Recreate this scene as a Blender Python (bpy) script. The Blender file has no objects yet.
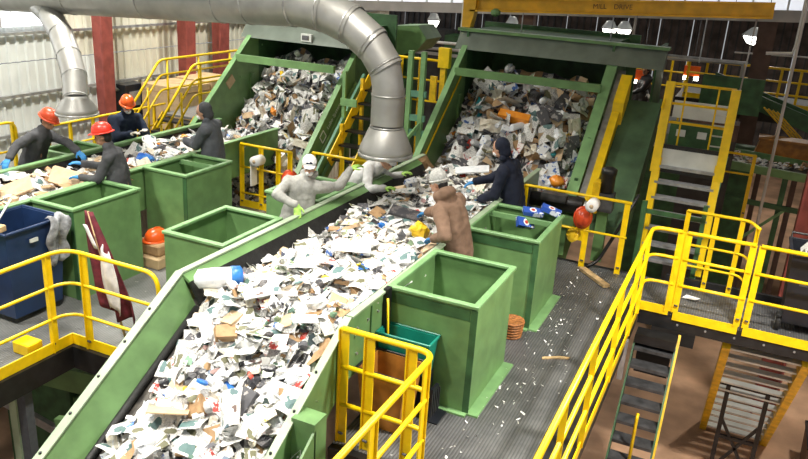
import bpy, math, random
from mathutils import Vector, Matrix, noise
random.seed(7)
S = bpy.context.scene
COL = S.collection

# ---------------------------------------------------------------- camera
YAW, PIT, ROL, FPX = -0.41726, 0.34026, 0.06254, 755.9
fw = Vector((math.sin(YAW)*math.cos(PIT), math.cos(YAW)*math.cos(PIT), -math.sin(PIT)))
rt0 = Vector((math.cos(YAW), -math.sin(YAW), 0)); up0 = rt0.cross(fw)
rt = math.cos(ROL)*rt0 + math.sin(ROL)*up0
up = -math.sin(ROL)*rt0 + math.cos(ROL)*up0
cam_d = bpy.data.cameras.new('camera'); cam = bpy.data.objects.new('camera', cam_d); COL.objects.link(cam)
cam_d.sensor_fit = 'HORIZONTAL'; cam_d.sensor_width = 36; cam_d.lens = FPX/808*36; cam_d.clip_start = .05; cam_d.clip_end = 200
M4 = Matrix(((rt.x, up.x, -fw.x, 0), (rt.y, up.y, -fw.y, 0), (rt.z, up.z, -fw.z, 4.0), (0, 0, 0, 1)))
cam.matrix_world = M4
S.camera = cam

# ---------------------------------------------------------------- world, lights, exposure
w = bpy.data.worlds.new('world'); S.world = w; w.use_nodes = True
w.node_tree.nodes['Background'].inputs[0].default_value = (.93, .97, 1, 1)
w.node_tree.nodes['Background'].inputs[1].default_value = .30
S.view_settings.view_transform = 'Standard'; S.view_settings.look = 'None'
S.view_settings.gamma = 1; S.view_settings.exposure = .5; S.view_settings.use_curve_mapping = False
def area_light(x, y, z, power, size, col=(1, .96, .88), tilt=120):
    d = bpy.data.lights.new('high_bay_light', 'SPOT'); d.energy = power; d.shadow_soft_size = size; d.color = col; d.spot_size = math.radians(tilt); d.spot_blend = .6
    o = bpy.data.objects.new('high_bay_light', d); COL.objects.link(o); o.location = (x, y, z)
LAMPS = [(1.5, 6.2, 5.4, 680), (-3.9, 2.6, 6.4, 340), (-3.7, 6.0, 6.4, 260), (-7.6, 3.4, 6.4, 420), (-9.3, 8.2, 6.4, 460),
         (3.0, 11.4, 5.6, 200), (-6.5, 25.0, 5.6, 130), (1.0, 25, 5.6, 150), (-10.2, 14.0, 6.4, 330)]
for lx, ly, lz, lp in LAMPS:
    area_light(lx, ly, lz, lp*4.2, .3, tilt=150 if lx < -9 or ly > 20 else 84 if lx > 2.5 else 116)

# ---------------------------------------------------------------- materials
MATS = {}
def nodes_of(name):
    m = bpy.data.materials.new(name); m.use_nodes = True
    nt = m.node_tree; b = nt.nodes['Principled BSDF']; MATS[name] = m
    return m, nt, b
def mat(name, col, rough=.5, metal=0., var=.12, scale=6., bump=0., bscale=30., col2=None, lo=.35, hi=.7, spec=.5, alpha=1., trans=0.):
    """colour with noise wear, optional fine relief"""
    m, nt, b = nodes_of(name); L = nt.links
    tc = nt.nodes.new('ShaderNodeTexCoord')
    n = nt.nodes.new('ShaderNodeTexNoise'); n.inputs['Scale'].default_value = scale; n.inputs['Detail'].default_value = 6
    L.new(tc.outputs['Object'], n.inputs['Vector'])
    r = nt.nodes.new('ShaderNodeValToRGB'); e = r.color_ramp.elements
    c2 = col2 if col2 else tuple(max(0, c*(1-2*var)) for c in col)
    c1 = col if col2 else tuple(min(1, c*(1+var)) for c in col)
    e[0].position = lo; e[1].position = hi; e[0].color = (*c2, 1); e[1].color = (*c1, 1)
    L.new(n.outputs['Fac'], r.inputs['Fac']); L.new(r.outputs['Color'], b.inputs['Base Color'])
    b.inputs['Roughness'].default_value = rough; b.inputs['Metallic'].default_value = metal
    b.inputs['Specular IOR Level'].default_value = spec
    if trans: b.inputs['Transmission Weight'].default_value = trans
    if alpha < 1: b.inputs['Alpha'].default_value = alpha
    if bump:
        n2 = nt.nodes.new('ShaderNodeTexNoise'); n2.inputs['Scale'].default_value = bscale; n2.inputs['Detail'].default_value = 3
        L.new(tc.outputs['Object'], n2.inputs['Vector'])
        bp = nt.nodes.new('ShaderNodeBump'); bp.inputs['Strength'].default_value = bump; bp.inputs['Distance'].default_value = .02
        L.new(n2.outputs['Fac'], bp.inputs['Height']); L.new(bp.outputs['Normal'], b.inputs['Normal'])
    return m
mat('green', (.15, .285, .105), .38, 0, .10, 5, .05, 20)
mat('green_shaded', (.075, .15, .075), .5, 0, .2, 3)  # darker copy of green: the incline cover's shade is put into its colour
mat('rail_lit_pale', (.36, .46, .31), .45, 0, .1, 5)  # paler copy of green: light on the conveyor flanges is put into its colour
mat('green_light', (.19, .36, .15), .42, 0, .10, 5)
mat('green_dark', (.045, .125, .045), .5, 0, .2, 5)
mat('teal_frame', (.12, .30, .20), .5, 0, .15, 4)
mat('header_grey', (.17, .205, .17), .4, .1, .12, 3)
mat('yellow', (.93, .62, .003), .38, 0, .06, 9, .03, 60)
mat('yellow_worn', (.80, .50, .01), .45, 0, .15, 9)
mat('crane_orange', (.78, .42, .01), .42, 0, .12, 4)
mat('galvanised', (.43, .425, .40), .42, .55, .10, 3)
mat('duct_dark', (.42, .42, .40), .42, .6, .2, 9)
mat('steel', (.45, .46, .47), .4, .6, .15, 8)
mat('steel_dark', (.10, .10, .105), .5, .4, .25, 8)
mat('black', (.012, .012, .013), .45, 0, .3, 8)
mat('rubber', (.014, .014, .014), .6, 0, .3, 12, .2, 40)
mat('belt', (.075, .066, .055), .6, 0, .35, 10, .2, 60)
mat('maroon', (.32, .075, .06), .55, 0, .15, 5)
mat('ground', (.60, .36, .22), .6, 0, .2, 1.2, .1, 30)
mat('wall_white', (.74, .77, .74), .55, 0, .05, 2)
mat('wall_cream', (.72, .70, .58), .6, 0, .06, 2)
mat('dark_wall', (.11, .09, .08), .8, 0, .3, 2)
mat('dark_grey', (.05, .05, .05), .6, 0, .3, 2)
mat('beam_grey', (.48, .46, .44), .55, .2, .1, 2)
mat('brown_steel', (.13, .075, .055), .6, 0, .2, 3)
mat('navy_plastic', (.012, .032, .095), .42, 0, .15, 4)
mat('black_plastic', (.012, .014, .02), .4, 0, .2, 4)
mat('teal_plastic', (.01, .22, .16), .35, 0, .1, 5)
mat('brown_plastic', (.40, .17, .03), .45, 0, .2, 6)
mat('wood', (.55, .38, .19), .65, 0, .2, 14)
mat('wicker', (.40, .15, .04), .6, 0, .3, 40)
mat('cardboard', (.56, .40, .22), .7, 0, .12, 6)
mat('cloth_maroon', (.13, .012, .022), .8, 0, .25, 14, .3, 30)
mat('cloth_white', (.75, .73, .72), .8, 0, .1, 14, .2, 30)
mat('rag_grey', (.34, .35, .37), .85, 0, .3, 14, .3, 30)
mat('skin', (.55, .30, .20), .5, 0, .1, 20)
mat('skin_dark', (.36, .18, .11), .5, 0, .1, 20)
mat('eye', (.02, .015, .012), .3, 0, .1, 20)
mat('hair', (.012, .009, .008), .6, 0, .3, 60)
mat('charcoal_fabric', (.055, .057, .062), .9, 0, .07, 18, .35, 25)
mat('slate_fabric', (.085, .092, .105), .9, 0, .07, 16, .35, 25)
mat('navy_fabric', (.012, .022, .05), .9, 0, .07, 16, .35, 25)
mat('navy_deep', (.006, .010, .026), .9, 0, .07, 16, .35, 25)
mat('heather_fabric', (.36, .36, .335), .92, 0, .07, 30, .35, 22)
mat('pale_fabric', (.60, .60, .59), .92, 0, .07, 20, .35, 22)
mat('brown_fabric', (.19, .115, .075), .92, 0, .07, 16, .35, 22)
mat('khaki', (.33, .26, .18), .9, 0, .07, 16, .2, 22)
mat('denim', (.035, .045, .075), .9, 0, .07, 16, .2, 22)
mat('helmet_orange', (.85, .12, .015), .3, 0, .06, 8)
mat('helmet_rust', (.62, .07, .02), .35, 0, .06, 8)
mat('helmet_red', (.75, .04, .02), .35, 0, .06, 8)
mat('white_fabric', (.82, .82, .82), .8, 0, .08, 16, .15, 25)
mat('beanie_grey', (.47, .47, .45), .95, 0, .15, 40, .5, 60)
mat('glove_blue', (.03, .23, .55), .6, 0, .12, 25)
mat('glove_green', (.38, .66, .12), .7, 0, .15, 25)
mat('glove_white', (.62, .58, .50), .8, 0, .2, 25)
mat('boot', (.025, .02, .016), .6, 0, .3, 12)
mat('white_paint', (.82, .84, .80), .5, 0, .04, 8)
mat('print_white', (.75, .77, .75), .6, 0, .02, 8)
mat('print_dark', (.16, .07, .01), .6, 0, .02, 8)
mat('panel_white', (.70, .72, .68), .45, .1, .1, 3)
mat('roll_white', (.85, .84, .82), .8, 0, .05, 8)

def deck_mat(name, c1, c2, freq=210.):
    m, nt, b = nodes_of(name); L = nt.links
    tc = nt.nodes.new('ShaderNodeTexCoord')
    wv = nt.nodes.new('ShaderNodeTexWave'); wv.wave_type = 'BANDS'; wv.bands_direction = 'X'; wv.inputs['Scale'].default_value = freq/20
    wv.inputs['Distortion'].default_value = .15
    L.new(tc.outputs['Object'], wv.inputs['Vector'])
    n = nt.nodes.new('ShaderNodeTexNoise'); n.inputs['Scale'].default_value = 1.6; n.inputs['Detail'].default_value = 8; n.inputs['Roughness'].default_value = .7
    L.new(tc.outputs['Object'], n.inputs['Vector'])
    r = nt.nodes.new('ShaderNodeValToRGB'); e = r.color_ramp.elements
    e[0].position = .35; e[1].position = .72; e[0].color = (*c1, 1); e[1].color = (*c2, 1)
    L.new(n.outputs['Fac'], r.inputs['Fac'])
    mx = nt.nodes.new('ShaderNodeMixRGB'); mx.blend_type = 'MULTIPLY'; mx.inputs['Fac'].default_value = .55
    rr = nt.nodes.new('ShaderNodeValToRGB'); rr.color_ramp.elements[0].position = .1; rr.color_ramp.elements[1].position = .5
    rr.color_ramp.elements[0].color = (.35, .35, .35, 1)
    L.new(wv.outputs['Fac'], rr.inputs['Fac']); L.new(r.outputs['Color'], mx.inputs['Color1']); L.new(rr.outputs['Color'], mx.inputs['Color2'])
    # scattered flecks of trodden paper
    v = nt.nodes.new('ShaderNodeTexVoronoi'); v.inputs['Scale'].default_value = 9
    L.new(tc.outputs['Object'], v.inputs['Vector'])
    fr = nt.nodes.new('ShaderNodeValToRGB'); fr.color_ramp.elements[0].position = .075; fr.color_ramp.elements[1].position = .10
    fr.color_ramp.elements[0].color = (1, 1, 1, 1); fr.color_ramp.elements[1].color = (0, 0, 0, 1)
    L.new(v.outputs['Distance'], fr.inputs['Fac'])
    mf = nt.nodes.new('ShaderNodeMixRGB'); mf.inputs['Color2'].default_value = (.5, .5, .48, 1)
    L.new(fr.outputs['Color'], mf.inputs['Fac']); L.new(mx.outputs['Color'], mf.inputs['Color1'])
    L.new(mf.outputs['Color'], b.inputs['Base Color'])
    b.inputs['Roughness'].default_value = .42; b.inputs['Metallic'].default_value = .25
    bp = nt.nodes.new('ShaderNodeBump'); bp.inputs['Strength'].default_value = .5; bp.inputs['Distance'].default_value = .01
    L.new(wv.outputs['Fac'], bp.inputs['Height']); L.new(bp.outputs['Normal'], b.inputs['Normal'])
deck_mat('deck', (.085, .087, .09), (.20, .20, .20))
deck_mat('deck_grey', (.16, .165, .165), (.30, .30, .29))

def emis(name, col, st):
    m, nt, b = nodes_of(name)
    b.inputs['Base Color'].default_value = (*col, 1); b.inputs['Emission Color'].default_value = (*col, 1); b.inputs['Emission Strength'].default_value = st
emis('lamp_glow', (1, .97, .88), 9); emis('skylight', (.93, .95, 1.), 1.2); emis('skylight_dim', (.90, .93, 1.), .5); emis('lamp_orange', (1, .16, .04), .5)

def litter_mat(name, base, ink, scale=38., lo=.5, hi=.56, rough=.65, spec=.3):
    m, nt, b = nodes_of(name); L = nt.links
    tc = nt.nodes.new('ShaderNodeTexCoord')
    n = nt.nodes.new('ShaderNodeTexNoise'); n.inputs['Scale'].default_value = scale; n.inputs['Detail'].default_value = 4; n.inputs['Roughness'].default_value = .65
    L.new(tc.outputs['Object'], n.inputs['Vector'])
    r = nt.nodes.new('ShaderNodeValToRGB'); e = r.color_ramp.elements
    e[0].position = lo; e[1].position = hi; e[0].color = (*base, 1); e[1].color = (*ink, 1)
    L.new(n.outputs['Fac'], r.inputs['Fac']); L.new(r.outputs['Color'], b.inputs['Base Color'])
    b.inputs['Roughness'].default_value = rough; b.inputs['Specular IOR Level'].default_value = spec
def print_mat(name, base, amount, scale, text):
    """printed page: blocks of colour between fields of fine grey text"""
    m, nt, b = nodes_of(name); L = nt.links; tc = nt.nodes.new('ShaderNodeTexCoord')
    vo = nt.nodes.new('ShaderNodeTexVoronoi'); vo.distance = 'CHEBYCHEV'; vo.inputs['Scale'].default_value = scale; L.new(tc.outputs['Object'], vo.inputs['Vector'])
    sp = nt.nodes.new('ShaderNodeSeparateColor'); L.new(vo.outputs['Color'], sp.inputs['Color'])
    th = nt.nodes.new('ShaderNodeMath'); th.operation = 'LESS_THAN'; th.inputs[1].default_value = amount; L.new(sp.outputs[0], th.inputs[0])
    hs = nt.nodes.new('ShaderNodeCombineColor'); hs.mode = 'HSV'; hm = nt.nodes.new('ShaderNodeMath'); hm.operation = 'MULTIPLY'; hm.inputs[1].default_value = .64; L.new(sp.outputs[1], hm.inputs[0]); L.new(hm.outputs[0], hs.inputs[0]); hs.inputs[1].default_value = .42
    mr = nt.nodes.new('ShaderNodeMapRange'); mr.inputs[3].default_value = .02; mr.inputs[4].default_value = .36; L.new(sp.outputs[2], mr.inputs[0]); L.new(mr.outputs[0], hs.inputs[2])
    n = nt.nodes.new('ShaderNodeTexNoise'); n.inputs['Scale'].default_value = 75; n.inputs['Detail'].default_value = 2; L.new(tc.outputs['Object'], n.inputs['Vector'])
    r = nt.nodes.new('ShaderNodeValToRGB'); e = r.color_ramp.elements; e[0].position = .50; e[1].position = .58; e[0].color = (*base, 1); e[1].color = (*text, 1); L.new(n.outputs['Fac'], r.inputs['Fac'])
    mx = nt.nodes.new('ShaderNodeMixRGB'); L.new(th.outputs[0], mx.inputs['Fac']); L.new(r.outputs['Color'], mx.inputs['Color1']); L.new(hs.outputs['Color'], mx.inputs['Color2']); L.new(mx.outputs['Color'], b.inputs['Base Color'])
    b.inputs['Roughness'].default_value = .55; b.inputs['Specular IOR Level'].default_value = .3
print_mat('paper_print', (.78, .78, .75), .22, 13, (.52, .52, .52)); print_mat('newsprint', (.62, .61, .58), .15, 10, (.34, .34, .34))
litter_mat('paper_white', (.80, .80, .78), (.62, .62, .62), 22, .55, .62)
litter_mat('paper_cream', (.76, .71, .60), (.62, .54, .42), 20, .52, .62)
litter_mat('magazine_red', (.72, .68, .66), (.45, .06, .05), 12, .54, .58)
litter_mat('magazine_blue', (.72, .74, .76), (.06, .14, .40), 12, .54, .58)
litter_mat('magazine_green', (.72, .74, .66), (.16, .34, .10), 12, .56, .60)
litter_mat('magazine_dark', (.10, .10, .11), (.45, .42, .40), 14, .55, .60)
litter_mat('magazine_yellow', (.76, .74, .64), (.75, .52, .03), 12, .57, .61)
litter_mat('card_brown', (.42, .27, .14), (.33, .20, .10), 12, .45, .62)
litter_mat('card_tan', (.58, .43, .27), (.52, .37, .23), 10, .45, .62)
litter_mat('plastic_white', (.82, .84, .86), (.72, .76, .80), 16, .5, .6, .3, .5)
litter_mat('plastic_blue', (.02, .13, .52), (.04, .22, .62), 10, .45, .6, .35, .5)
litter_mat('plastic_dark', (.03, .03, .035), (.10, .09, .09), 14, .5, .6, .35, .5)
litter_mat('plastic_red', (.50, .05, .03), (.62, .10, .06), 10, .5, .6, .35, .5)
litter_mat('plastic_teal', (.03, .33, .38), (.05, .45, .50), 10, .5, .6, .35, .5)
litter_mat('plastic_orange', (.80, .26, .02), (.85, .34, .04), 8, .45, .6, .35, .5)
litter_mat('plastic_yellow', (.85, .58, .03), (.80, .50, .02), 8, .45, .6, .35, .5)
litter_mat('can_metal', (.50, .50, .50), (.34, .34, .35), 14, .45, .6, .3, .5)
litter_mat('shreds', (.78, .77, .76), (.42, .41, .42), 70, .48, .56)
litter_mat('print_pack_blue', (.03, .09, .42), (.62, .66, .74), 9, .55, .58, .35, .5)

# ---------------------------------------------------------------- mesh helpers
class MB:
    def __init__(s): s.v = []; s.f = []; s.m = []
    def add(s, vs, fs, mi=0):
        o = len(s.v); s.v += [tuple(p) for p in vs]; s.f += [tuple(i+o for i in f) for f in fs]; s.m += [mi]*len(fs); return s
    def box(s, x0, x1, y0, y1, z0, z1, mi=0):
        v = [(x, y, z) for z in (z0, z1) for y in (y0, y1) for x in (x0, x1)]
        return s.add(v, [(0, 2, 3, 1), (4, 5, 7, 6), (0, 1, 5, 4), (2, 6, 7, 3), (0, 4, 6, 2), (1, 3, 7, 5)], mi)
    def beam(s, p, q, wd, ht, upv=(0, 0, 1), mi=0):
        p = Vector(p); q = Vector(q); d = (q-p).normalized(); u = Vector(upv)
        if abs(d.dot(u)) > .98: u = Vector((0, 1, 0))
        r = d.cross(u).normalized(); u = r.cross(d)
        v = [a + r*(i*wd/2) + u*(j*ht/2) for a in (p, q) for j in (-1, 1) for i in (-1, 1)]
        return s.add(v, [(0, 1, 3, 2), (4, 6, 7, 5), (0, 4, 5, 1), (2, 3, 7, 6), (0, 2, 6, 4), (1, 5, 7, 3)], mi)
    def tube(s, pts, r, n=8, mi=0, cap=True):
        pts = [Vector(p) for p in pts]; N = len(pts)
        rr = r if isinstance(r, (list, tuple)) else [r]*N
        t = [(pts[min(i+1, N-1)]-pts[max(i-1, 0)]).normalized() for i in range(N)]
        a = Vector((0, 0, 1)) if abs(t[0].z) < .9 else Vector((1, 0, 0))
        u = (a - t[0]*a.dot(t[0])).normalized(); vs = []
        for i in range(N):
            u = (u - t[i]*u.dot(t[i])).normalized(); b = t[i].cross(u)
            for k in range(n):
                an = 2*math.pi*k/n; vs.append(pts[i] + (u*math.cos(an)+b*math.sin(an))*rr[i])
        fs = [(i*n+k, i*n+(k+1) % n, (i+1)*n+(k+1) % n, (i+1)*n+k) for i in range(N-1) for k in range(n)]
        if cap: fs += [tuple(range(n-1, -1, -1)), tuple((N-1)*n+k for k in range(n))]
        return s.add(vs, fs, mi)
    def prism(s, poly, axis, a, b, mi=0):
        """poly of 2-D points extruded along axis 'x' (poly=(y,z)), 'y' (poly=(x,z)) or 'z'"""
        def P(c, p): return (c, p[0], p[1]) if axis == 'x' else (p[0], c, p[1]) if axis == 'y' else (p[0], p[1], c)
        n = len(poly); v = [P(a, p) for p in poly] + [P(b, p) for p in poly]
        return s.add(v, [tuple(range(n-1, -1, -1)), tuple(range(n, 2*n))] + [(i, (i+1) % n, n+(i+1) % n, n+i) for i in range(n)], mi)
    def lathe(s, prof, n=12, loc=(0, 0, 0), mtx=None, mi=0):
        vs = []; loc = Vector(loc)
        for r, z in prof:
            for k in range(n):
                a = 2*math.pi*k/n; p = Vector((r*math.cos(a), r*math.sin(a), z))
                if mtx: p = mtx @ p
                vs.append(p+loc)
        N = len(prof)
        fs = [(i*n+k, i*n+(k+1) % n, (i+1)*n+(k+1) % n, (i+1)*n+k) for i in range(N-1) for k in range(n)]
        fs += [tuple(range(n-1, -1, -1)), tuple((N-1)*n+k for k in range(n))]
        return s.add(vs, fs, mi)
    def xf(s, M):
        s.v = [tuple(M @ Vector(p)) for p in s.v]; return s
    def mesh(s, name, mats, smooth=False):
        me = bpy.data.meshes.new(name); me.from_pydata(s.v, [], s.f)
        for k in (mats if isinstance(mats, (list, tuple)) else [mats]): me.materials.append(MATS[k])
        if any(s.m): me.polygons.foreach_set('material_index', s.m)
        if smooth: me.polygons.foreach_set('use_smooth', [True]*len(s.f))
        me.update(); return me
    def build(s, name, mats, parent=None, smooth=False, bevel=0.):
        o = bpy.data.objects.new(name, s.mesh(name, mats, smooth)); COL.objects.link(o); o.parent = parent
        if bevel:
            b = o.modifiers.new('bevel', 'BEVEL'); b.width = bevel; b.segments = 1; b.limit_method = 'ANGLE'
        return o
def tag(o, label, cat, group=None, kind=None):
    if label: o['label'] = label
    if cat: o['category'] = cat
    if group: o['group'] = group
    if kind: o['kind'] = kind
    return o
def struct(o, label, cat): o['kind'] = 'structure'; o['label'] = label; o['category'] = cat; return o
def thing(name, label, cat, loc=(0, 0, 0), rz=0, group=None):
    o = bpy.data.objects.new(name, None); o.empty_display_size = .1; COL.objects.link(o)
    o.location = loc; o.rotation_euler = (0, 0, rz); return tag(o, label, cat, group)
def part(t, mb, name, mats, smooth=False, bevel=0., world=True):
    """world coordinates -> local to the (unrotated) thing"""
    if world and t is not None:
        q = t
        off = Vector((0, 0, 0))
        while q is not None: off += q.location; q = q.parent
        mb.v = [(p[0]-off.x, p[1]-off.y, p[2]-off.z) for p in mb.v]
    return mb.build(name, mats, t, smooth, bevel)
def fillet(pts, r, n=5):
    pts = [Vector(p) for p in pts]; out = [pts[0]]
    for i in range(1, len(pts)-1):
        a, b, c = pts[i-1], pts[i], pts[i+1]; d1 = (a-b); d2 = (c-b); k = min(r, d1.length*.49, d2.length*.49)
        p = b+d1.normalized()*k; q = b+d2.normalized()*k
        for j in range(n+1):
            t = j/n; out.append((1-t)**2*p + 2*t*(1-t)*b + t*t*q)
    return out + [pts[-1]]
def copy_tree(o, parent=None):
    c = o.copy(); COL.objects.link(c); c.parent = parent
    for ch in o.children: copy_tree(ch, c)
    return c
def dup(root, loc, rz=0, label=None, group=None):
    c = copy_tree(root); c.location = loc; c.rotation_euler = (0, 0, rz)
    if label: c['label'] = label
    if group: c['group'] = group
    return c
def text_mesh(body, name, size, m, parent, loc, rot, shear=0.):
    cu = bpy.data.curves.new(name, 'FONT'); cu.body = body; cu.size = size; cu.extrude = .001; cu.shear = shear
    o = bpy.data.objects.new(name+'_curve', cu); COL.objects.link(o)
    bpy.context.view_layer.update()
    me = bpy.data.meshes.new_from_object(o.evaluated_get(bpy.context.evaluated_depsgraph_get()))
    bpy.data.objects.remove(o); me.materials.clear(); me.materials.append(MATS[m]); me.name = name
    t = bpy.data.objects.new(name, me); COL.objects.link(t); t.parent = parent; t.location = loc; t.rotation_euler = rot
    return t

# ================================================================ THE SETTING
o = MB().box(-16, 14, -6, 45, -3.1, -3).build('floor', 'ground'); struct(o, 'brown concrete ground floor far below the platforms', 'floor')
# steel decks (tops at z = 0), each on dark edge beams
def deck(name, rects, m, label, beams=()):
    t = thing(name, label, 'platform'); t['kind'] = 'structure'
    for x0, x1, y0, y1 in rects:
        MB().box(x0, x1, y0, y1, -.06, 0).build('deck_plate', m, t)
    for x0, x1, y0, y1, z0, z1 in beams:
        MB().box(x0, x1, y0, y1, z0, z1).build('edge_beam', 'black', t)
    return t
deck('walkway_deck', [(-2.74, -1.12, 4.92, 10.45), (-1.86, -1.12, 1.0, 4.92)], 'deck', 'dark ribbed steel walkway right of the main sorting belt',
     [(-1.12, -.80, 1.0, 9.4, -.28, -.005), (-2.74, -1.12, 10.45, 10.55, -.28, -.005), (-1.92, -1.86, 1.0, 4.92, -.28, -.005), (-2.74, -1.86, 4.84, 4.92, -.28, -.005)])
deck('centre_deck', [(-7.35, -4.62, 5.10, 10.2), (-7.35, -6.02, 1.0, 5.10)], 'deck_grey', 'grey steel deck between the two sorting belts',
     [(-6.02, -4.70, 5.02, 5.10, -.26, -.005), (-6.02, -5.94, 1.0, 5.02, -.26, -.005)])
deck('far_left_deck', [(-11.9, -8.75, 1.0, 14.0)], 'deck_grey', 'grey steel deck behind the left sorting belt')
deck('landing_deck', [(-1.12, 2.4, 9.48, 10.5)], 'deck', 'dark steel landing behind the right yellow railing',
     [(-.79, 2.4, 9.475, 9.515, -.26, -.061), (-.6, 2.4, 10.5, 10.56, -.25, .09)])
deck('rear_deck', [(-3.9, -1.8, 20.6, 24.5)], 'deck_grey', 'far deck under the distant dark-clothed worker')
t = deck('rear_catwalk', [(-1.75, 4.0, 20.3, 22.5)], 'deck_grey', 'raised catwalk behind the far yellow railing', [(-1.75, 4.0, 20.24, 20.3, -.35, 0)]); t.location.z = 1.2

# left wall: ribbed white sheet, one child per sheet
def rib_sheet(y0, y1, z0, z1, x, depth=.035, step=.2):
    m = MB(); n = max(1, round((y1-y0)/step)); prof = []
    for i in range(n):
        a = y0+(y1-y0)*i/n; s = (y1-y0)/n
        prof += [(a, 0), (a+s*.55, 0), (a+s*.65, depth), (a+s*.9, depth)]
    prof.append((y1, 0)); v = []
    for y, d in prof: v += [(x+d, y, z0), (x+d, y, z1)]
    m.add(v, [(2*i, 2*i+2, 2*i+3, 2*i+1) for i in range(len(prof)-1)])
    # back face gives the sheet its thickness
    m.add([(x-.02, y0, z0), (x-.02, y1, z0), (x-.02, y1, z1), (x-.02, y0, z1)], [(0, 1, 2, 3)])
    return m
wl = thing('wall_left', 'white ribbed sheet-metal wall along the left side', 'wall'); wl['kind'] = 'structure'
y = 1.
while y < 24:
    rib_sheet(y, y+1.18, -3, 1.85, -12.2).build('wall_panel', 'wall_white' if y < 11 else 'wall_cream', wl)
    rib_sheet(y, y+1.18, 1.87, 7.3, -12.2).build('wall_panel', 'wall_white' if y < 9.5 else 'wall_cream', wl)
    y += 1.2
for z in (.55, 1.25, 2.35):
    MB().box(-12.14, -12.08, 1, 24.9, z, z+.05).build('girt', 'steel', wl)
wn = thing('window_1', 'bright translucent daylight strip high in the left wall', 'window'); wn['kind'] = 'structure'
for k in range(5):
    MB().box(-12.15, -12.09, 4.6+k*1.2, 5.74+k*1.2, 2.5, 3.3).build('pane', 'skylight', wn); MB().box(-12.15, -12.08, 5.74+k*1.2, 5.80+k*1.2, 2.5, 3.3).build('glazing_bar', 'beam_grey', wn)
for yy, wd in ((11.3, .28), (13.74, .32), (14.95, .34)):
    c = MB(); c.prism([(-11.95, -3), (-11.75, -3), (-11.5, 7.2), (-11.95, 7.2)], 'y', yy-.02, yy+.02); c.prism([(-11.75, -3), (-11.71, -3), (-11.46, 7.2), (-11.5, 7.2)], 'y', yy-wd/2, yy+wd/2)
    tr = c.build('trim_1', 'maroon'); tr['kind'] = 'structure'
    tr['label'] = {11.3: 'red steel wall column beside the left extraction hood', 13.74: 'red steel wall column above the yellow stair', 14.95: 'red steel wall column just left of the left hopper'}[yy]; tr['category'] = 'column'
# roof high above, back of the hall
MB().box(-14, 8, -1, 20.5, 7.3, 7.36).build('ceiling', 'wall_white')['kind'] = 'structure'
o = bpy.data.objects['ceiling']; o['label'] = 'pale metal roof high above the hall'; o['category'] = 'ceiling'
wb = thing('wall_back', 'dark ribbed back wall of the hall', 'wall'); wb['kind'] = 'structure'
for i in range(26):
    x0 = -17+i*1.3
    MB().box(x0, x0+1.26, 34, 34.05, -3, 7.3).build('wall_panel', 'dark_wall', wb)
    for k in range(4): MB().box(x0+.1+k*.3, x0+.16+k*.3, 33.95, 34, -3, 7.3).build('rib', 'dark_grey', wb)
MB().box(-17, 17, 20.5, 34.1, 6.0, 6.1).build('trim_2', 'dark_wall')['kind'] = 'structure'
o = bpy.data.objects['trim_2']; o['label'] = 'dark low roof over the far bay'; o['category'] = 'roof'
MB().box(10, 10.1, 10, 34, -3, 7.3).build('wall_right', 'dark_wall')['kind'] = 'structure'
o = bpy.data.objects['wall_right']; o['label'] = 'dark wall at the right of the far bay'; o['category'] = 'wall'
# bulkhead of white ribbed sheet over a grey beam, above the far bay
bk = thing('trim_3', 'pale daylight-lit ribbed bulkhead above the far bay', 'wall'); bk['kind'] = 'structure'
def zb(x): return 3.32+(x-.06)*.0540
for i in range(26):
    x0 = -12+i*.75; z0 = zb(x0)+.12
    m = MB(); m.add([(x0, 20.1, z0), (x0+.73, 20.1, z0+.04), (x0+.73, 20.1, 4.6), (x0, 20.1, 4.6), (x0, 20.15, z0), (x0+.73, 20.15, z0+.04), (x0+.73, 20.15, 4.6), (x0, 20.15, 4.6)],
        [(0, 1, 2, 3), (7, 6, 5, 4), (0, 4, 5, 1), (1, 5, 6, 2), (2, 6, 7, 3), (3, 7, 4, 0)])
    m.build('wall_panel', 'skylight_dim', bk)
    MB().beam((x0+.36, 20.06, z0), (x0+.36, 20.06, 7.3), .05, .05).build('rib', 'wall_white', bk)
MB().beam((-12, 19.95, zb(-12)), (7, 19.95, zb(7)), .25, .26).build('crane_rail_beam', 'beam_grey', bk)
MB().box(-12, 7.5, 20.1, 20.15, 4.6, 7.3).build('upper_panel', 'wall_white', bk)
for x in (-5.75, .03):
    MB().box(x-.2, x+.2, 20.0, 20.3, -3, zb(x)).build('trim_4', 'brown_steel')
    o = bpy.data.objects['trim_4'] if x < -1 else bpy.data.objects['trim_4.001']
    o['kind'] = 'structure'; o['category'] = 'column'; o['label'] = 'brown steel column behind the right hopper' if x < -1 else 'brown steel column beside the far yellow railing'
# maroon column at the right edge of the view, support legs under the decks
c = MB(); c.box(1.02, 1.06, 12.9, 13.2, -3, 3.1); c.box(1.34, 1.38, 12.9, 13.2, -3, 3.1); c.box(1.02, 1.38, 13.03, 13.07, -3, 3.1)
struct(c.build('trim_5', 'maroon'), 'maroon steel column at the right edge of the view', 'column')
for i, (x, y, lab) in enumerate([(-1.4, 4.4, 'green leg under the main walkway near the camera'), (-1.4, 9.8, 'green leg under the main walkway at the far end')]):
    struct(MB().box(x-.08, x+.08, y-.08, y+.08, -3, -.06).build('trim_6', 'teal_frame'), lab, 'support leg')
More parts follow.
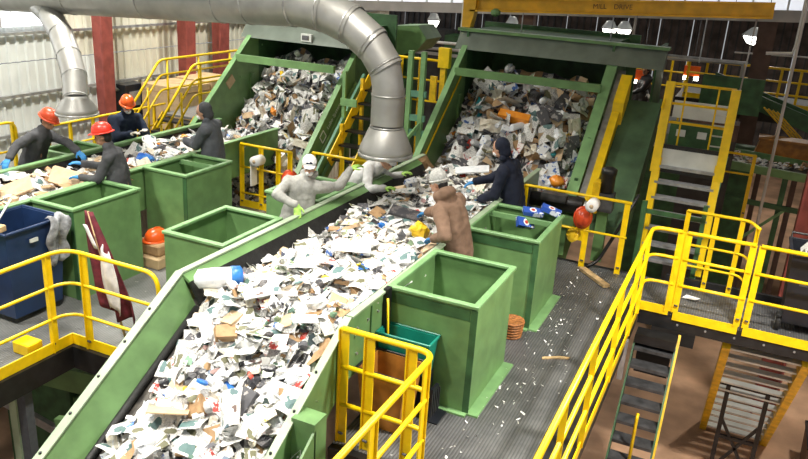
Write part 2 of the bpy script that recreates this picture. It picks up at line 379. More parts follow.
# ================================================================ CONVEYORS
XL, XR = -4.58, -2.75           # main belt rails
YK, TOP = 5.15, 1.10            # kink and rail height
SL = math.tan(math.radians(30.3))
def rail_z(y): return TOP if y >= YK else TOP-(YK-y)*SL
def belt_main(y):
    if y >= 5.28: return .86
    if y <= 4.98: return rail_z(y)-.36
    k = (y-4.98)/.30; return (rail_z(4.98)-.36)*(1-k)+.86*k
mc = thing('sorting_conveyor', 'long green-sided main sorting conveyor covered in paper, sloping down at the front', 'conveyor', (-3.66, 7, 0))
def side_wall(x0, x1, ya, yb, lo, name, m='green', t=mc):
    """side plate following the kinked rail between ya and yb"""
    ys = [ya] + ([YK] if ya < YK < yb else []) + [yb]
    poly = [(y, rail_z(y)) for y in ys] + [(y, rail_z(y)-lo) for y in reversed(ys)]
    return part(t, MB().prism(poly, 'x', x0, x1), name, m)
def flange(xc, wd, ya, yb, name, m='rail_lit_pale', t=mc):
    ys = [ya] + ([YK] if ya < YK < yb else []) + [yb]; mb = MB()
    for a, b in zip(ys, ys[1:]):
        mb.prism([(a, rail_z(a)), (b, rail_z(b)), (b, rail_z(b)+.018), (a, rail_z(a)+.018)], 'x', xc-wd/2, xc+wd/2)
    return part(t, mb, name, m)
# left side: tall sloping inner plate, flange on top
def slant(xt, xb, ya, yb, dz, name, m='green', t=mc, th=.02, d0=0.):
    ys = [ya] + ([YK] if ya < YK < yb else []) + [yb]; mb = MB()
    for a, b in zip(ys, ys[1:]):
        v = [(xt, a, rail_z(a)-d0), (xt, b, rail_z(b)-d0), (xb, b, rail_z(b)-dz), (xb, a, rail_z(a)-dz)]
        mb.add(v + [(p[0]-th, p[1], p[2]-th) for p in v], [(3, 2, 1, 0), (4, 5, 6, 7), (0, 1, 5, 4), (1, 2, 6, 5), (2, 3, 7, 6), (3, 0, 4, 7)])
    return part(t, mb, name, m)
lw = slant(XL+.03, XL+.19, 1.2, YK, .30, 'side_plate'); slant(XL+.03, XL+.13, YK, 10.6, .06, 'side_plate')
side_wall(XL, XL+.02, 1.2, YK, .75, 'outer_plate'); side_wall(XL, XL+.02, YK, 10.6, .6, 'outer_plate')
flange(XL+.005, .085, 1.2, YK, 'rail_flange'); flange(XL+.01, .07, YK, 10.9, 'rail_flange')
slant(XL+.19, XL+.24, 1.2, YK, .38, 'rubber_skirt', 'rubber', th=.03, d0=.30)
slant(XL+.13, XL+.24, YK, 10.6, .25, 'rubber_skirt', 'rubber', th=.02, d0=.06)
part(mc, MB().tube([(XL+.205, 1.2, rail_z(1.2)-.31), (XL+.205, YK, rail_z(YK)-.31)], .035, 8), 'skirt_roll', 'rubber', True)
# right side
flange(XR-.005, .07, 1.2, YK, 'rail_flange'); flange(XR+.0, .07, YK+.02, 11.2, 'rail_flange')
side_wall(XR-.01, XR+.01, 1.2, YK, .6, 'side_plate'); side_wall(XR-.01, XR+.01, YK, 11.2, .6, 'side_plate')
side_wall(XR-.06, XR-.02, YK, 10.6, .24, 'rubber_skirt', 'rubber')
mb = MB()
mb.prism([(1.2, belt_main(1.2)), (4.98, belt_main(4.98)), (5.28, .86), (11.2, .86), (11.2, .83), (5.29, .83), (4.99, belt_main(4.98)-.03), (1.2, belt_main(1.2)-.03)], 'x', XL+.10, XR-.02)
part(mc, mb, 'belt', 'belt')
for k in range(7):                                     # flange bolts and side bolts
    y = 4.75-k*.32
    part(mc, MB().tube([(XL-.005, y, rail_z(y)+.01), (XL-.005, y, rail_z(y)+.03)], .014, 6), 'bolt', 'black')
    part(mc, MB().tube([(XR-.01, y-.1, rail_z(y-.1)+.01), (XR-.01, y-.1, rail_z(y-.1)+.03)], .012, 6), 'bolt', 'black')
for y, z in ((5.3, .95), (5.5, .95), (5.7, .95), (5.3, .7), (5.5, .7), (5.7, .7)):
    part(mc, MB().tube([(XR+.01, y, z), (XR+.025, y, z)], .014, 6), 'bolt', 'steel')
part(mc, MB().box(XR+.01, XR+.06, 5.80, 5.88, .55, 1.14), 'latch_bracket', 'black')
part(mc, MB().box(XR+.01, XR+.02, 5.55, 5.57, .5, 1.06), 'panel_joint', 'green_dark')
for y in (6, 8.5, 10.2):
    for x in (XL+.05, XR-.05): part(mc, MB().box(x-.05, x+.05, y-.05, y+.05, 0, .75), 'leg', 'green')
for y in (2.2, 4.2):
    for x in (XL+.08, XR-.08): part(mc, MB().box(x-.05, x+.05, y-.05, y+.05, -3, belt_main(y)-.1), 'leg', 'teal_frame')
for y in (3.0, 4.6): part(mc, MB().beam((XL, y, belt_main(y)-.25), (XR, y, belt_main(y)-.25), .12, .12), 'cross_member', 'green')
# spill tray on the right flank of the slope
ty0, ty1 = 3.30, 4.28
mb = MB()
def trz(y): return rail_z(y)-.02
mb.prism([(ty0, trz(ty0)-.55), (ty1, trz(ty1)-.55), (ty1, trz(ty1)-.50), (ty0, trz(ty0)-.50)], 'x', XR+.01, XR+.22)
mb.prism([(ty0, trz(ty0)-.55), (ty1, trz(ty1)-.55), (ty1, trz(ty1)), (ty0, trz(ty0)-.1)], 'x', XR+.20, XR+.22)
part(mc, mb, 'spill_tray', 'green')
part(mc, MB().box(XR+.01, XR+.22, ty1-.02, ty1+.16, trz(ty1)-.55, trz(ty1)+.06), 'tray_end_box', 'green')

# left sorting conveyor
LX0, LX1 = -8.66, -7.42
lc = thing('sorting_conveyor', 'green-sided left sorting conveyor with cardboard and paper, in front of the white wall', 'conveyor', (-8.04, 7, 0))
for x, s in ((LX0, 1), (LX1, -1)):
    part(lc, MB().box(x-.01, x+.01, 1.2, 11.0, .5, TOP), 'side_plate', 'green')
    part(lc, MB().box(x-.045, x+.045, 1.2, 11.0, TOP, TOP+.02), 'rail_flange', 'green_light')
    part(lc, MB().box(x+s*.02-.01, x+s*.02+.02, 1.2, 11.0, .8, TOP-.05), 'rubber_skirt', 'rubber')
    for y in (2.5, 5.2, 7.3, 9.5): part(lc, MB().box(x-.05, x+.05, y-.05, y+.05, 0, .6), 'leg', 'green')
part(lc, MB().box(LX0+.02, LX1-.02, 1.2, 11.0, .79, .82), 'belt', 'belt')

# ================================================================ INFEED HOPPERS
def hopper(name, label, x0, x1, ya, yb, zl, zr, deep, hz, y_head, hx0, hx1):
    """zl, zr: top edge heights as functions of y for the two side walls"""
    t = thing(name, label, 'hopper', ((x0+x1)/2, ya, 0))
    def wall(x, f, nm):
        poly = [(ya, f(ya)-.1), (yb, f(yb)), (yb, f(yb)-deep-.3), (ya, f(ya)-deep)]
        w = part(t, MB().prism(poly, 'x', x-.02, x+.02), nm, 'green')
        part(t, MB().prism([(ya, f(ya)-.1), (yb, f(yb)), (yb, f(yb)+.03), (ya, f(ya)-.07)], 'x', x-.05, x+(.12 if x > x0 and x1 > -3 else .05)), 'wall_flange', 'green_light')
        return w
    wall(x0, zl, 'side_wall'); wall(x1, zr, 'side_wall')
    fb = lambda y: min(zl(y), zr(y))-deep*.72
    part(t, MB().prism([(ya-.2, fb(ya-.2)), (yb+.6, fb(yb+.6)), (yb+.6, fb(yb+.6)-.05), (ya-.2, fb(ya-.2)-.05)], 'x', x0+.03, x1-.03), 'incline_belt', 'belt')
    m = MB(); m.prism([(y_head, hz[0]), (y_head+.22, hz[1]), (y_head+.30, hz[1]), (y_head+.30, hz[0])], 'x', hx0, hx1)
    part(t, m, 'header_panel', 'header_grey')
    part(t, MB().box(hx0-.03, hx1+.03, y_head+.16, y_head+.36, hz[1], hz[1]+.05), 'header_cap', 'green')
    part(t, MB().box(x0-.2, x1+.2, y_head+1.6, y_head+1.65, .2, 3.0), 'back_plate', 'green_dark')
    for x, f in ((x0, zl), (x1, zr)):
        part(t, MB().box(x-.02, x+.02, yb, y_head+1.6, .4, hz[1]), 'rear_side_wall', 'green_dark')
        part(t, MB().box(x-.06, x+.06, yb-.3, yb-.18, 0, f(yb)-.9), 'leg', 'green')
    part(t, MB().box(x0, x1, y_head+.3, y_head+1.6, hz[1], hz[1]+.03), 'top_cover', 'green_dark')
    part(t, MB().beam((x0+.02, y_head-.40, hz[0]-.34), (x1-.02, y_head-.40, hz[0]-.34), .07, .13), 'cross_bar', 'green')
    return t, fb
RHL = lambda y: 1.0+.83*(y-10.92); RHR = lambda y: 1.03+.87*(y-11.1)
rh, RFB = hopper('infeed_hopper', 'big green right infeed hopper pouring mixed rubbish onto the main belt', -4.76, -2.2, 10.75, 13.0, RHL, RHR, 1.45, (2.60, 2.90), 12.85, -4.93, -1.36)
LHL = lambda y: 1.30+.79*(y-10.73); LHR = lambda y: .97+.92*(y-11.0)
lh, LFB = hopper('infeed_hopper', 'big green left infeed hopper full of paper behind the hooded worker', -8.9, -6.75, 10.5, 12.5, LHL, LHR, 1.15, (2.46, 2.76), 12.2, -9.08, -6.55)
# details of the hoppers
def strip(t, x, ya, yb, f, off, wd, m, nm):
    return part(t, MB().beam((x, ya, f(ya)+off), (x, yb, f(yb)+off), .012, wd, (0, -.65, .75)), nm, m)
strip(rh, -4.725, 11.35, 12.75, RHL, -.36, .035, 'yellow', 'edge_strip')
def ramp(x0, x1, ya, yb, off, th, m, nm): return part(rh, MB().prism([(ya, RHR(ya)+off), (yb, RHR(yb)+off), (yb, RHR(yb)+off-th), (ya, RHR(ya)+off-th)], 'x', x0, x1), nm, m)
ramp(-2.07, -1.95, 10.7, 13.0, -.16, .05, 'steel', 'outer_strip')
ramp(-1.97, -1.85, 10.7, 12.5, -.12, .30, 'yellow', 'yellow_guard')
ramp(-1.97, -1.80, 12.3, 12.75, .02, .40, 'yellow', 'guard_gusset')
for y in (11.2, 11.8, 12.4): part(rh, MB().beam((-2.16, y, RHR(y)-.55), (-2.16, y, RHR(y)-.05), .05, .08), 'wall_stiffener', 'green_dark')
part(rh, MB().prism([(10.75, .55), (12.75, 2.1), (12.75, 1.95), (10.75, .4)], 'x', -1.84, -1.30), 'incline_cover', 'green_shaded')
part(rh, MB().prism([(10.75, .62), (12.75, 2.17), (12.75, 1.6), (10.75, .1)], 'x', -1.32, -1.28), 'cover_side', 'green_shaded')
for y, z in ((11.1, 1.15), (11.9, 1.75), (12.6, 2.3)):
    part(lh, MB().tube([(-8.875, y, z), (-8.86, y, z)], .02, 6), 'bolt', 'green_light')
part(lh, MB().beam((-8.87, 11.50, 1.62), (-8.87, 11.68, 1.76), .02, .16, (0, -.65, .75)), 'stuck_card', 'card_tan')
# outside face of the left hopper: brace bars, maker's lettering
for off, wd, m in ((-.52, .06, 'green_light'), (-1.02, .09, 'teal_frame')):
    strip(lh, -6.70, 10.6, 12.5, LHR, off, wd, m, 'brace_bar')
an = math.atan(.92)
text_mesh('Lubo Systems', 'wall_lettering', .115, 'print_white', lh, (-6.727-lh.location.x, 11.56-lh.location.y, LHR(11.56)-.40), (math.pi/2-0, 0, math.pi/2))
o = bpy.data.objects['wall_lettering']; o.rotation_euler = (Matrix.Rotation(an, 3, 'X') @ Matrix.Rotation(math.pi/2, 3, 'Z') @ Matrix.Rotation(math.pi/2, 3, 'X')).to_euler()
lg = MB()
for (a, b) in (((0, 0), (.16, 0)), ((.16, 0), (.16, .16)), ((.16, .16), (0, .16)), ((0, .16), (0, 0))):
    R = Matrix.Rotation(an, 3, 'X'); p = R @ Vector((0, a[0], a[1])); q = R @ Vector((0, b[0], b[1])); base = Vector((-6.724, 11.38, LHR(11.38)-.44))
    lg.beam(base+p, base+q, .006, .018, (0, -.6, .7))
part(lh, lg, 'wall_logo', 'print_white')
part(lh, MB().box(-7.72, -7.50, 12.19, 12.25, 2.50, 2.64), 'warning_plate', 'panel_white'); part(lh, MB().box(-7.69, -7.55, 12.175, 12.19, 2.53, 2.61), 'plate_print', 'steel_dark')

# ================================================================ SORTING BINS
def make_bin(label, x0, x1, y0, y1, z=1.10, ledge=False, flange_r=False):
    t = thing('sorting_bin', label, 'bin', ((x0+x1)/2, (y0+y1)/2, 0), 0, 'green sorting bins beside the belts'); T = .012
    part(t, MB().box(x0, x1, y0, y0+T, 0, z), 'front_panel', 'green'); part(t, MB().box(x0, x1, y1-T, y1, 0, z), 'back_panel', 'green')
    part(t, MB().box(x0, x0+T, y0+T, y1-T, 0, z), 'side_panel', 'green'); part(t, MB().box(x1-T, x1, y0+T, y1-T, 0, z), 'side_panel', 'green')
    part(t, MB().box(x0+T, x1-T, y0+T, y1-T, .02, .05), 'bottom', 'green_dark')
    r = .045
    for a in ((x0-.02, x1+.02, y0-.02, y0+r), (x0-.02, x1+.02, y1-r, y1+.02), (x0-.02, x0+r, y0+r, y1-r), (x1-r, x1+.02, y0+r, y1-r)):
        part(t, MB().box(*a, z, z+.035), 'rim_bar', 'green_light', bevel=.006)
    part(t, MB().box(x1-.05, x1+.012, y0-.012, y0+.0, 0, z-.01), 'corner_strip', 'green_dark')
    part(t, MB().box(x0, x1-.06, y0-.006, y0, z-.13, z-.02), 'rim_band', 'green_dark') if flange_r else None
    if flange_r:
        part(t, MB().box(x1, x1+.11, y0-.02, y1, 0, .02), 'base_flange', 'green_light'); part(t, MB().box(x0, x1, y0-.07, y0, 0, .02), 'base_flange', 'green_light')
    if ledge: part(t, MB().box(x0+T, x1-T, y1-.30, y1-.25, z-.06, z+.0), 'inner_ledge', 'green_light')
    return t
make_bin('large empty green bin nearest the camera, right of the main belt', -2.74, -1.86, 5.93, 7.05, 1.09, False, True)
make_bin('large green bin with blue printed packs on its rim, right of the main belt', -2.74, -1.86, 7.97, 9.10, 1.08, True, True)
make_bin('empty green bin left of the main belt, nearest the slope', -5.42, -4.64, 5.89, 6.95)
make_bin('green bin just behind the worker in the white cap', -5.42, -4.64, 7.78, 8.74, 1.09, True)
make_bin('green bin behind the blue tote, beside the left belt', -7.36, -6.72, 5.86, 6.90)
make_bin('green bin between the red-capped worker and the hooded worker at the left belt', -7.36, -6.64, 7.68, 8.66, 1.10, True)
make_bin('green bin behind the left belt under the small hood', -9.45, -8.72, 7.75, 8.45, 1.02)

# ================================================================ RAILINGS
def railing(label, path, posts, top=1.07, mids=(.72, .37), rad=.022, toe=True, toe_z=.06, post_dir=None, name='railing', r=.16, z0=0, m='yellow', group=None, drop_end=False, pw=.055):
    """path: list of (x, y) of the top rail; posts: list of (x, y)"""
    t = thing(name, label, 'railing', (path[0][0], path[0][1], z0), 0, group)
    def line(z): return [(p[0], p[1], z0+z) for p in path]
    p3 = line(top)
    if drop_end: p3 = p3 + [(path[-1][0], path[-1][1], z0+mids[0])]
    part(t, MB().tube(fillet(p3, r), rad, 8), 'top_rail', m, True)
    for z in mids: part(t, MB().tube(fillet(line(z), r), rad*.8, 8), 'mid_rail', m, True)
    for i, (x, y) in enumerate(posts):
        # flat-bar post turned along its run
        seg = min(range(len(path)-1), key=lambda k: seg_dist((x, y), path[k], path[k+1]))
        d = Vector((path[seg+1][0]-path[seg][0], path[seg+1][1]-path[seg][1], 0)).normalized()
        mb = MB(); mb.beam((x, y, z0), (x, y, z0+top), pw, .014, (-d.y, d.x, 0)); mb.beam((x-d.x*pw/2, y-d.y*pw/2, z0), (x-d.x*pw/2, y-d.y*pw/2, z0+top), .012, .05, (-d.y, d.x, 0))
        po = part(t, mb, 'post', m)
        part(po, MB().tube([(x-.02, y-.02, z0+.1), (x+.02, y-.025, z0+.1)], .012, 6), 'bolt', 'steel_dark') if i < 6 else None
    if toe:
        for a, b in zip(path, path[1:]):
            part(t, MB().beam((*a, z0+toe_z), (*b, z0+toe_z), .012, .12), 'toe_board', m)
    return t
def seg_dist(p, a, b):
    P = Vector(p); A = Vector(a); B = Vector(b); d = B-A; k = max(0, min(1, (P-A).dot(d)/max(d.length_squared, 1e-9))); return (P-(A+d*k)).length
railing('long yellow railing along the right edge of the ribbed walkway', [(-.79, 1.2), (-.79, 9.46), (-.44, 9.46)], [(-.79, y) for y in (2.2, 3.6, 4.9, 6.0, 7.3, 8.5, 9.2)]+[(-.44, 9.46)], r=.2, pw=.09, rad=.026, toe_z=.0)
railing('yellow railing panel in front of the dark landing, right of the walkway corner', [(-.38, 9.46), (.39, 9.46)], [(-.36, 9.46), (.37, 9.46)], pw=.07, rad=.026, toe_z=-.05)
railing('yellow railing panel in front of the black wheeled bin at the right edge', [(.45, 9.46), (2.3, 9.46)], [(.47, 9.46), (1.6, 9.46)], pw=.07, rad=.026, toe_z=-.05)
railing('yellow corner railing around the opening beside the maroon cloth', [(-5.98, 1.5), (-5.98, 5.07), (-4.77, 5.07)], [(-5.98, 2.2), (-5.98, 3.6), (-5.985, 4.86), (-5.72, 5.07)], r=.22, drop_end=True, pw=.075)
railing('yellow corner railing in front of the brown and teal tubs', [(-2.70, 4.97), (-1.87, 4.97), (-1.87, 1.4)], [(-2.68, 4.97), (-2.44, 4.97), (-2.06, 4.97), (-1.87, 4.80), (-1.87, 3.9), (-1.87, 2.6)], r=.14, top=1.10, mids=(.75, .38), toe=False, rad=.026, pw=.085)
railing('yellow railing with a hard hat and paper roll at the end of the walkway', [(-2.74, 10.12), (-2.72, 10.36), (-1.2, 10.36)], [(-2.70, 10.36), (-1.76, 10.36), (-1.25, 10.36)], top=1.06, mids=(.55,), r=.05, toe=False, pw=.07)
railing('yellow gate railing with a paper roll between the belts, left of the white-capped worker', [(-7.36, 9.85), (-6.38, 9.85)], [(-7.33, 9.85), (-6.95, 9.85), (-6.62, 9.85), (-6.40, 9.85)], top=1.06, mids=(.68, .24), toe=True, pw=.07)
railing('yellow railing behind the hand of the white-capped worker', [(-6.15, 10.1), (-5.1, 10.1)], [(-6.12, 10.1), (-5.6, 10.1), (-5.12, 10.1)], top=1.05, mids=(.6,), toe=False)
railing('yellow guard rail with a curved end on the far side of the dark landing', [(-.48, 10.46), (.30, 10.46), (.42, 10.16)], [(-.46, 10.46), (-.1, 10.46), (.22, 10.46), (.41, 10.18)], top=1.07, mids=(.6, .3), toe=False, r=.1)
railing('yellow railing behind the leaning worker at the far left', [(-10.3, 3.0), (-10.3, 8.05)], [(-10.3, 5.0), (-10.3, 6.5), (-10.3, 8.0)], top=1.30, mids=(.85, .4), toe=False, drop_end=True)
railing('yellow railing behind the worker in the orange hard hat and blue jacket', [(-10.3, 8.6), (-10.3, 11.4)], [(-10.3, y) for y in (8.65, 9.1, 9.6, 10.1, 10.6, 11.1)], top=1.12, mids=(.75, .4), toe=True)
railing('far yellow railing on the raised deck at the back right', [(-1.6, 20.4), (1.5, 20.4)], [(-1.55+i*.42, 20.4) for i in range(8)], top=.92, mids=(.62, .32), toe=True, rad=.03, z0=1.2)
railing('far yellow railing beside the dark back hall doorway', [(-3.5, 23), (-1.7, 23)], [(-3.4+i*.4, 23) for i in range(5)], top=1.9, mids=(1.5, 1.1), toe=False, rad=.03)
railing('thin yellow rail standing behind the tall steel ladder stair', [(-.3, 14.4), (.28, 14.4)], [(-.28, 14.4), (.26, 14.4)], top=1.15, mids=(.8,), toe=False, z0=0)
# ================================================================ STAIRS
def stair(name, label, x0, x1, ya, za, yb, zb_, n, m_str, m_tread, str_w=.2, tread_d=.2, sw=.02, th=.02):
    t = thing(name, label, 'stairs', ((x0+x1)/2, ya, za))
    for x in (x0, x1):
        part(t, MB().beam((x, ya, za), (x, yb, zb_), sw, str_w, (0, -(zb_-za), yb-ya) if yb > ya else (0, zb_-za, ya-yb)), 'stringer', m_str)
    for i in range(n):
        k = (i+.5)/n; y = ya+(yb-ya)*k; z = za+(zb_-za)*k
        part(t, MB().box(x0+.012, x1-.012, y-tread_d/2, y+tread_d/2, z-th, z+th), 'tread', m_tread)
    return t
# tall ladder stair on the right
ts = stair('ladder_stair', 'tall steep yellow ladder stair with grey treads at the right', -1.05, -.22, 10.95, 0, 11.30, 1.55, 7, 'yellow', 'steel', .16, .17, .11)
part(ts, MB().box(-1.06, -.20, 11.25, 11.60, 1.47, 1.51), 'landing_plate', 'panel_white'); part(ts, MB().box(-1.06, -.20, 11.24, 11.26, 1.44, 1.70), 'landing_kick', 'panel_white')
part(ts, MB().box(-1.04, -.24, 11.25, 11.27, 1.70, 1.76), 'nosing', 'black'); part(ts, MB().box(-1.04, -.24, 11.22, 11.25, 1.36, 1.44), 'nosing', 'black')
for x, yt in ((-1.07, 11.45), (-.20, 11.30)):
    part(ts, MB().beam((x, 11.22, 1.35), (x, yt, 2.62), .12, .12, (0, -1, .2)), 'upper_stringer', 'yellow')
for z in (2.60, 2.32, 2.05):
    part(ts, MB().tube(fillet([(-1.12, 11.30, z-.35), (-1.09, 11.45, z), (-.20, 11.45, z)], .12), .02, 8), 'guard_rail', 'yellow', True)
for x in (-.85, -.42): part(ts, MB().tube([(x, 11.47, 1.72), (x, 11.47, 2.6)], .013, 6), 'baluster', 'yellow')
part(ts, MB().box(-1.02, -.28, 11.9, 11.93, 2.05, 2.30), 'upper_plate', 'panel_white')
part(ts, MB().box(-1.02, -.28, 11.9, 11.93, 1.62, 2.0), 'control_panel', 'green_dark')
for i, x in enumerate((-.92, -.62)): part(ts, MB().box(x, x+.13, 11.88, 11.90, 1.78, 1.88), 'panel_label', 'panel_white')
for z in (1.75, 1.9, 2.05, 2.2): part(ts, MB().tube([(-.42, 11.62, z), (-.22, 11.62, z)], .012, 6), 'rung', 'panel_white')
part(ts, MB().beam((-.25, 10.93, -.2), (-.14, 11.3, 1.7), .02, .10, (0, -1, .2)), 'outer_stringer', 'teal_frame')
# stair going down at the front of the landing
ls = stair('access_stair', 'dark stair with open treads going down beside the long yellow railing', -.76, -.26, 8.1, -1.85, 9.35, -.40, 8, 'green_dark', 'steel_dark', .16, .21)
part(ls, MB().box(-.76, -.26, 9.2, 9.44, -.42, -.30), 'top_tread_box', 'black'); part(ls, MB().box(-.72, -.30, 9.36, 9.42, -.9, -.42), 'dark_back_plate', 'black')
part(ls, MB().beam((-.24, 8.0, -2.1), (-.24, 9.40, -.28), .03, .10, (0, -1, .9)), 'yellow_edge', 'yellow_worn')
part(ls, MB().tube(fillet([(-.50, 8.30, -2.2), (-.50, 8.30, -.95), (-.50, 8.35, -.92)], .02), .02, 8), 'handrail_end', 'yellow', True)
for x in (-.76, -.26): part(ls, MB().box(x-.03, x+.03, 7.95, 8.05, -3, -1.85), 'stair_foot', 'green_dark')
part(ls, MB().box(-.83, -.77, 8.5, 8.58, -.62, -.1), 'switch_bracket', 'steel')
# stair seen from below, descending under the landing
us = stair('under_stair', 'steel stair under the landing seen from below, rows of silver treads', .32, 1.24, 9.62, -.30, 12.1, -3.0, 12, 'yellow_worn', 'panel_white', .2, .13, .10, .012)
for k in range(8): part(us, MB().tube([(-.3+k*.34, 9.46, -.17), (-.3+k*.34, 9.475, -.17)], .014, 6), 'beam_bolt', 'steel')
for x in (.50, 1.02): part(us, MB().box(x-.03, x+.03, 10.7, 10.76, -3, -1.38), 'support_post', 'black')
part(us, MB().beam((.30, 10.73, -1.42), (1.26, 10.73, -1.42), .06, .08), 'support_beam', 'black'); part(us, MB().beam((.50, 10.73, -2.3), (1.02, 10.73, -2.3), .05, .05), 'support_beam', 'black')
part(us, MB().beam((.50, 10.73, -2.0), (1.02, 10.73, -2.9), .04, .04), 'cross_brace', 'black'); part(us, MB().beam((1.02, 10.73, -2.0), (.50, 10.73, -2.9), .04, .04), 'cross_brace', 'black')
# yellow stair beside the left hopper
ys = stair('access_stair', 'yellow-railed stair with black treads climbing beside the left hopper', -10.1, -9.35, 10.2, .05, 11.15, 1.0, 5, 'yellow_worn', 'black', .14, .24)
part(ys, MB().box(-10.15, -9.3, 11.15, 13.6, .96, 1.0), 'landing', 'deck_grey')
for x in (-10.12, -9.33):
    for h, rad in ((1.0, .024), (.72, .02), (.44, .02)):
        part(ys, MB().tube(fillet([(x, 10.1, h), (x, 11.1, 1.0+h), (x, 13.5, 1.0+h)], .12), rad, 8), 'stair_rail', 'yellow', True)
    for y, zz in ((10.2, .05), (10.75, .55), (11.3, 1.0), (12.2, 1.0), (13.2, 1.0)):
        part(ys, MB().tube([(x, y, zz), (x, y, min(zz+.98, 2.0))], .022, 6), 'post', 'yellow', True)
for x in (-10.1, -9.35):
    for y in (11.3, 13.4): part(ys, MB().box(x-.04, x+.04, y-.04, y+.04, 0, .96), 'landing_leg', 'yellow_worn')

# ================================================================ DUCTWORK
def duct_path(pts, rads): return pts, rads
DY = 8.30
du = thing('extraction_duct', 'galvanised extraction duct with two down-turned hoods over the belts', 'duct', (-6, DY, 3.5))
R0 = .275
def duct_seg(path, r, nm='duct_segment', m='galvanised', n=20): return part(du, MB().tube(path, r, n, 0, False), nm, m, True)
def ring(p, d, r, nm='joint_ring'):
    p = Vector(p); d = Vector(d).normalized(); return part(du, MB().tube([p-d*.010, p+d*.010], r+.007, 20), nm, 'duct_dark', True)
def dz(x): return 3.435+(x+5.0)*.0420     # run rises gently to the right
xs = [-11.8, -10.45, -9.1, -7.72, -6.45, -6.0, -5.35]
for a, b in zip(xs, xs[1:]): duct_seg([(a, DY, dz(a)), (b, DY, dz(b))], R0); ring((b, DY, dz(b)), (1, 0, .05), R0)
# big elbow to the right hood, gored segments
HX = -4.0; E0 = Vector((-5.35, DY, dz(-5.35))); zc = 2.52
ctl = []
for k in range(6):
    a = k/5*math.pi/2; ctl.append(Vector((E0.x+(HX-E0.x)*math.sin(a), DY, zc+(E0.z-zc)*math.cos(a))))
for k in range(5):
    a, b = ctl[k], ctl[k+1]; d = (b-a).normalized()
    duct_seg([a-d*.05, b+d*.05], R0-.02*(k+1)*.8)
    if k < 4: ring(b, d, R0-.02*(k+1)*.8)
rb = .205
duct_seg([(HX, DY, zc+.03), (HX, DY, 2.10)], rb); ring((HX, DY, 2.46), (0, 0, 1), rb); ring((HX, DY, 2.07), (0, 0, 1), rb)
part(du, MB().lathe([(rb-.01, 2.07), (rb+.02, 2.04), (.33, 1.80), (.33, 1.71), (.31, 1.71), (.31, 1.79), (rb-.02, 2.03)], 24, (HX, DY, 0)), 'hood', 'galvanised', True)
part(du, MB().lathe([(.332, 1.705), (.345, 1.705), (.345, 1.75), (.332, 1.75)], 24, (HX, DY, 0)), 'hood_rim', 'duct_dark', True)
# left branch
BX = -8.34; b0 = Vector((-9.9, DY, 3.14)); pth = [b0, Vector((-9.50, 8.2, 2.98)), Vector((-9.08, 8.0, 2.74)), Vector((-8.74, 7.8, 2.48)), Vector((-8.50, 7.65, 2.24)), Vector((BX, 7.5, 1.98))]
for a, b in zip(pth, pth[1:]): d = (b-a).normalized(); part(du, MB().tube([a-d*.03, b+d*.03], .165, 16, 0, False), 'branch_segment', 'galvanised', True); part(du, MB().tube([b-d*.008, b+d*.008], .171, 16), 'joint_ring', 'duct_dark', True)
part(du, MB().lathe([(.16, 2.02), (.165, 1.98), (.27, 1.84), (.28, 1.76), (.265, 1.76), (.25, 1.84), (.15, 1.97)], 20, (BX, 7.5, 0)), 'hood', 'galvanised', True)
part(du, MB().lathe([(.275, 1.755), (.287, 1.755), (.287, 1.785), (.275, 1.785)], 20, (BX, 7.5, 0)), 'hood_rim', 'duct_dark', True)
for x in (-9.0, -5.6): part(du, MB().tube([(x, DY, dz(x)+R0), (x, DY, 7.3)], .012, 6), 'hanger_rod', 'steel')

# ================================================================ JIB CRANE
cr = thing('jib_crane', 'orange-yellow overhead crane beam on a short post above the right hopper', 'crane', (-4.9, 13.6, 0))
def cz(x): return 3.25+(x+4.9)*.055
for dz_, hh, wd in ((.22, .03, .2), (.11, .2, .03), (0, .03, .2)):
    part(cr, MB().beam((-4.95, 13.6, cz(-4.95)+dz_-.02), (.06, 13.6, cz(.06)+dz_-.02), wd, hh), 'beam_web' if hh > .1 else 'beam_flange', 'crane_orange')
part(cr, MB().prism([(-5.08, 2.93), (-4.92, 2.93), (-4.84, 3.30), (-4.84, 3.65), (-5.08, 3.65)], 'y', 13.5, 13.7), 'post_head', 'crane_orange')
part(cr, MB().box(-5.12, -5.08, 13.55, 13.65, -3, 3.9), 'post', 'panel_white')
part(cr, MB().lathe([(.02, 3.16), (.09, 3.20), (.09, 3.26), (.03, 3.30)], 10, (-4.45, 13.5, 0)), 'pulley', 'green')
for wd_, x in (('MILL', -2.75), ('DRIVE', -2.40)): text_mesh(wd_, 'beam_lettering', .115, 'print_dark', cr, (x-cr.location.x, 13.58-cr.location.y, cz(x)+.06), (math.pi/2, -.055, 0))
for x in (-4.0, -2.4, -.9): part(cr, MB().tube([(x, 13.7, 2.7), (x, 13.7, cz(x))], .012, 6), 'hanger_rod', 'steel')

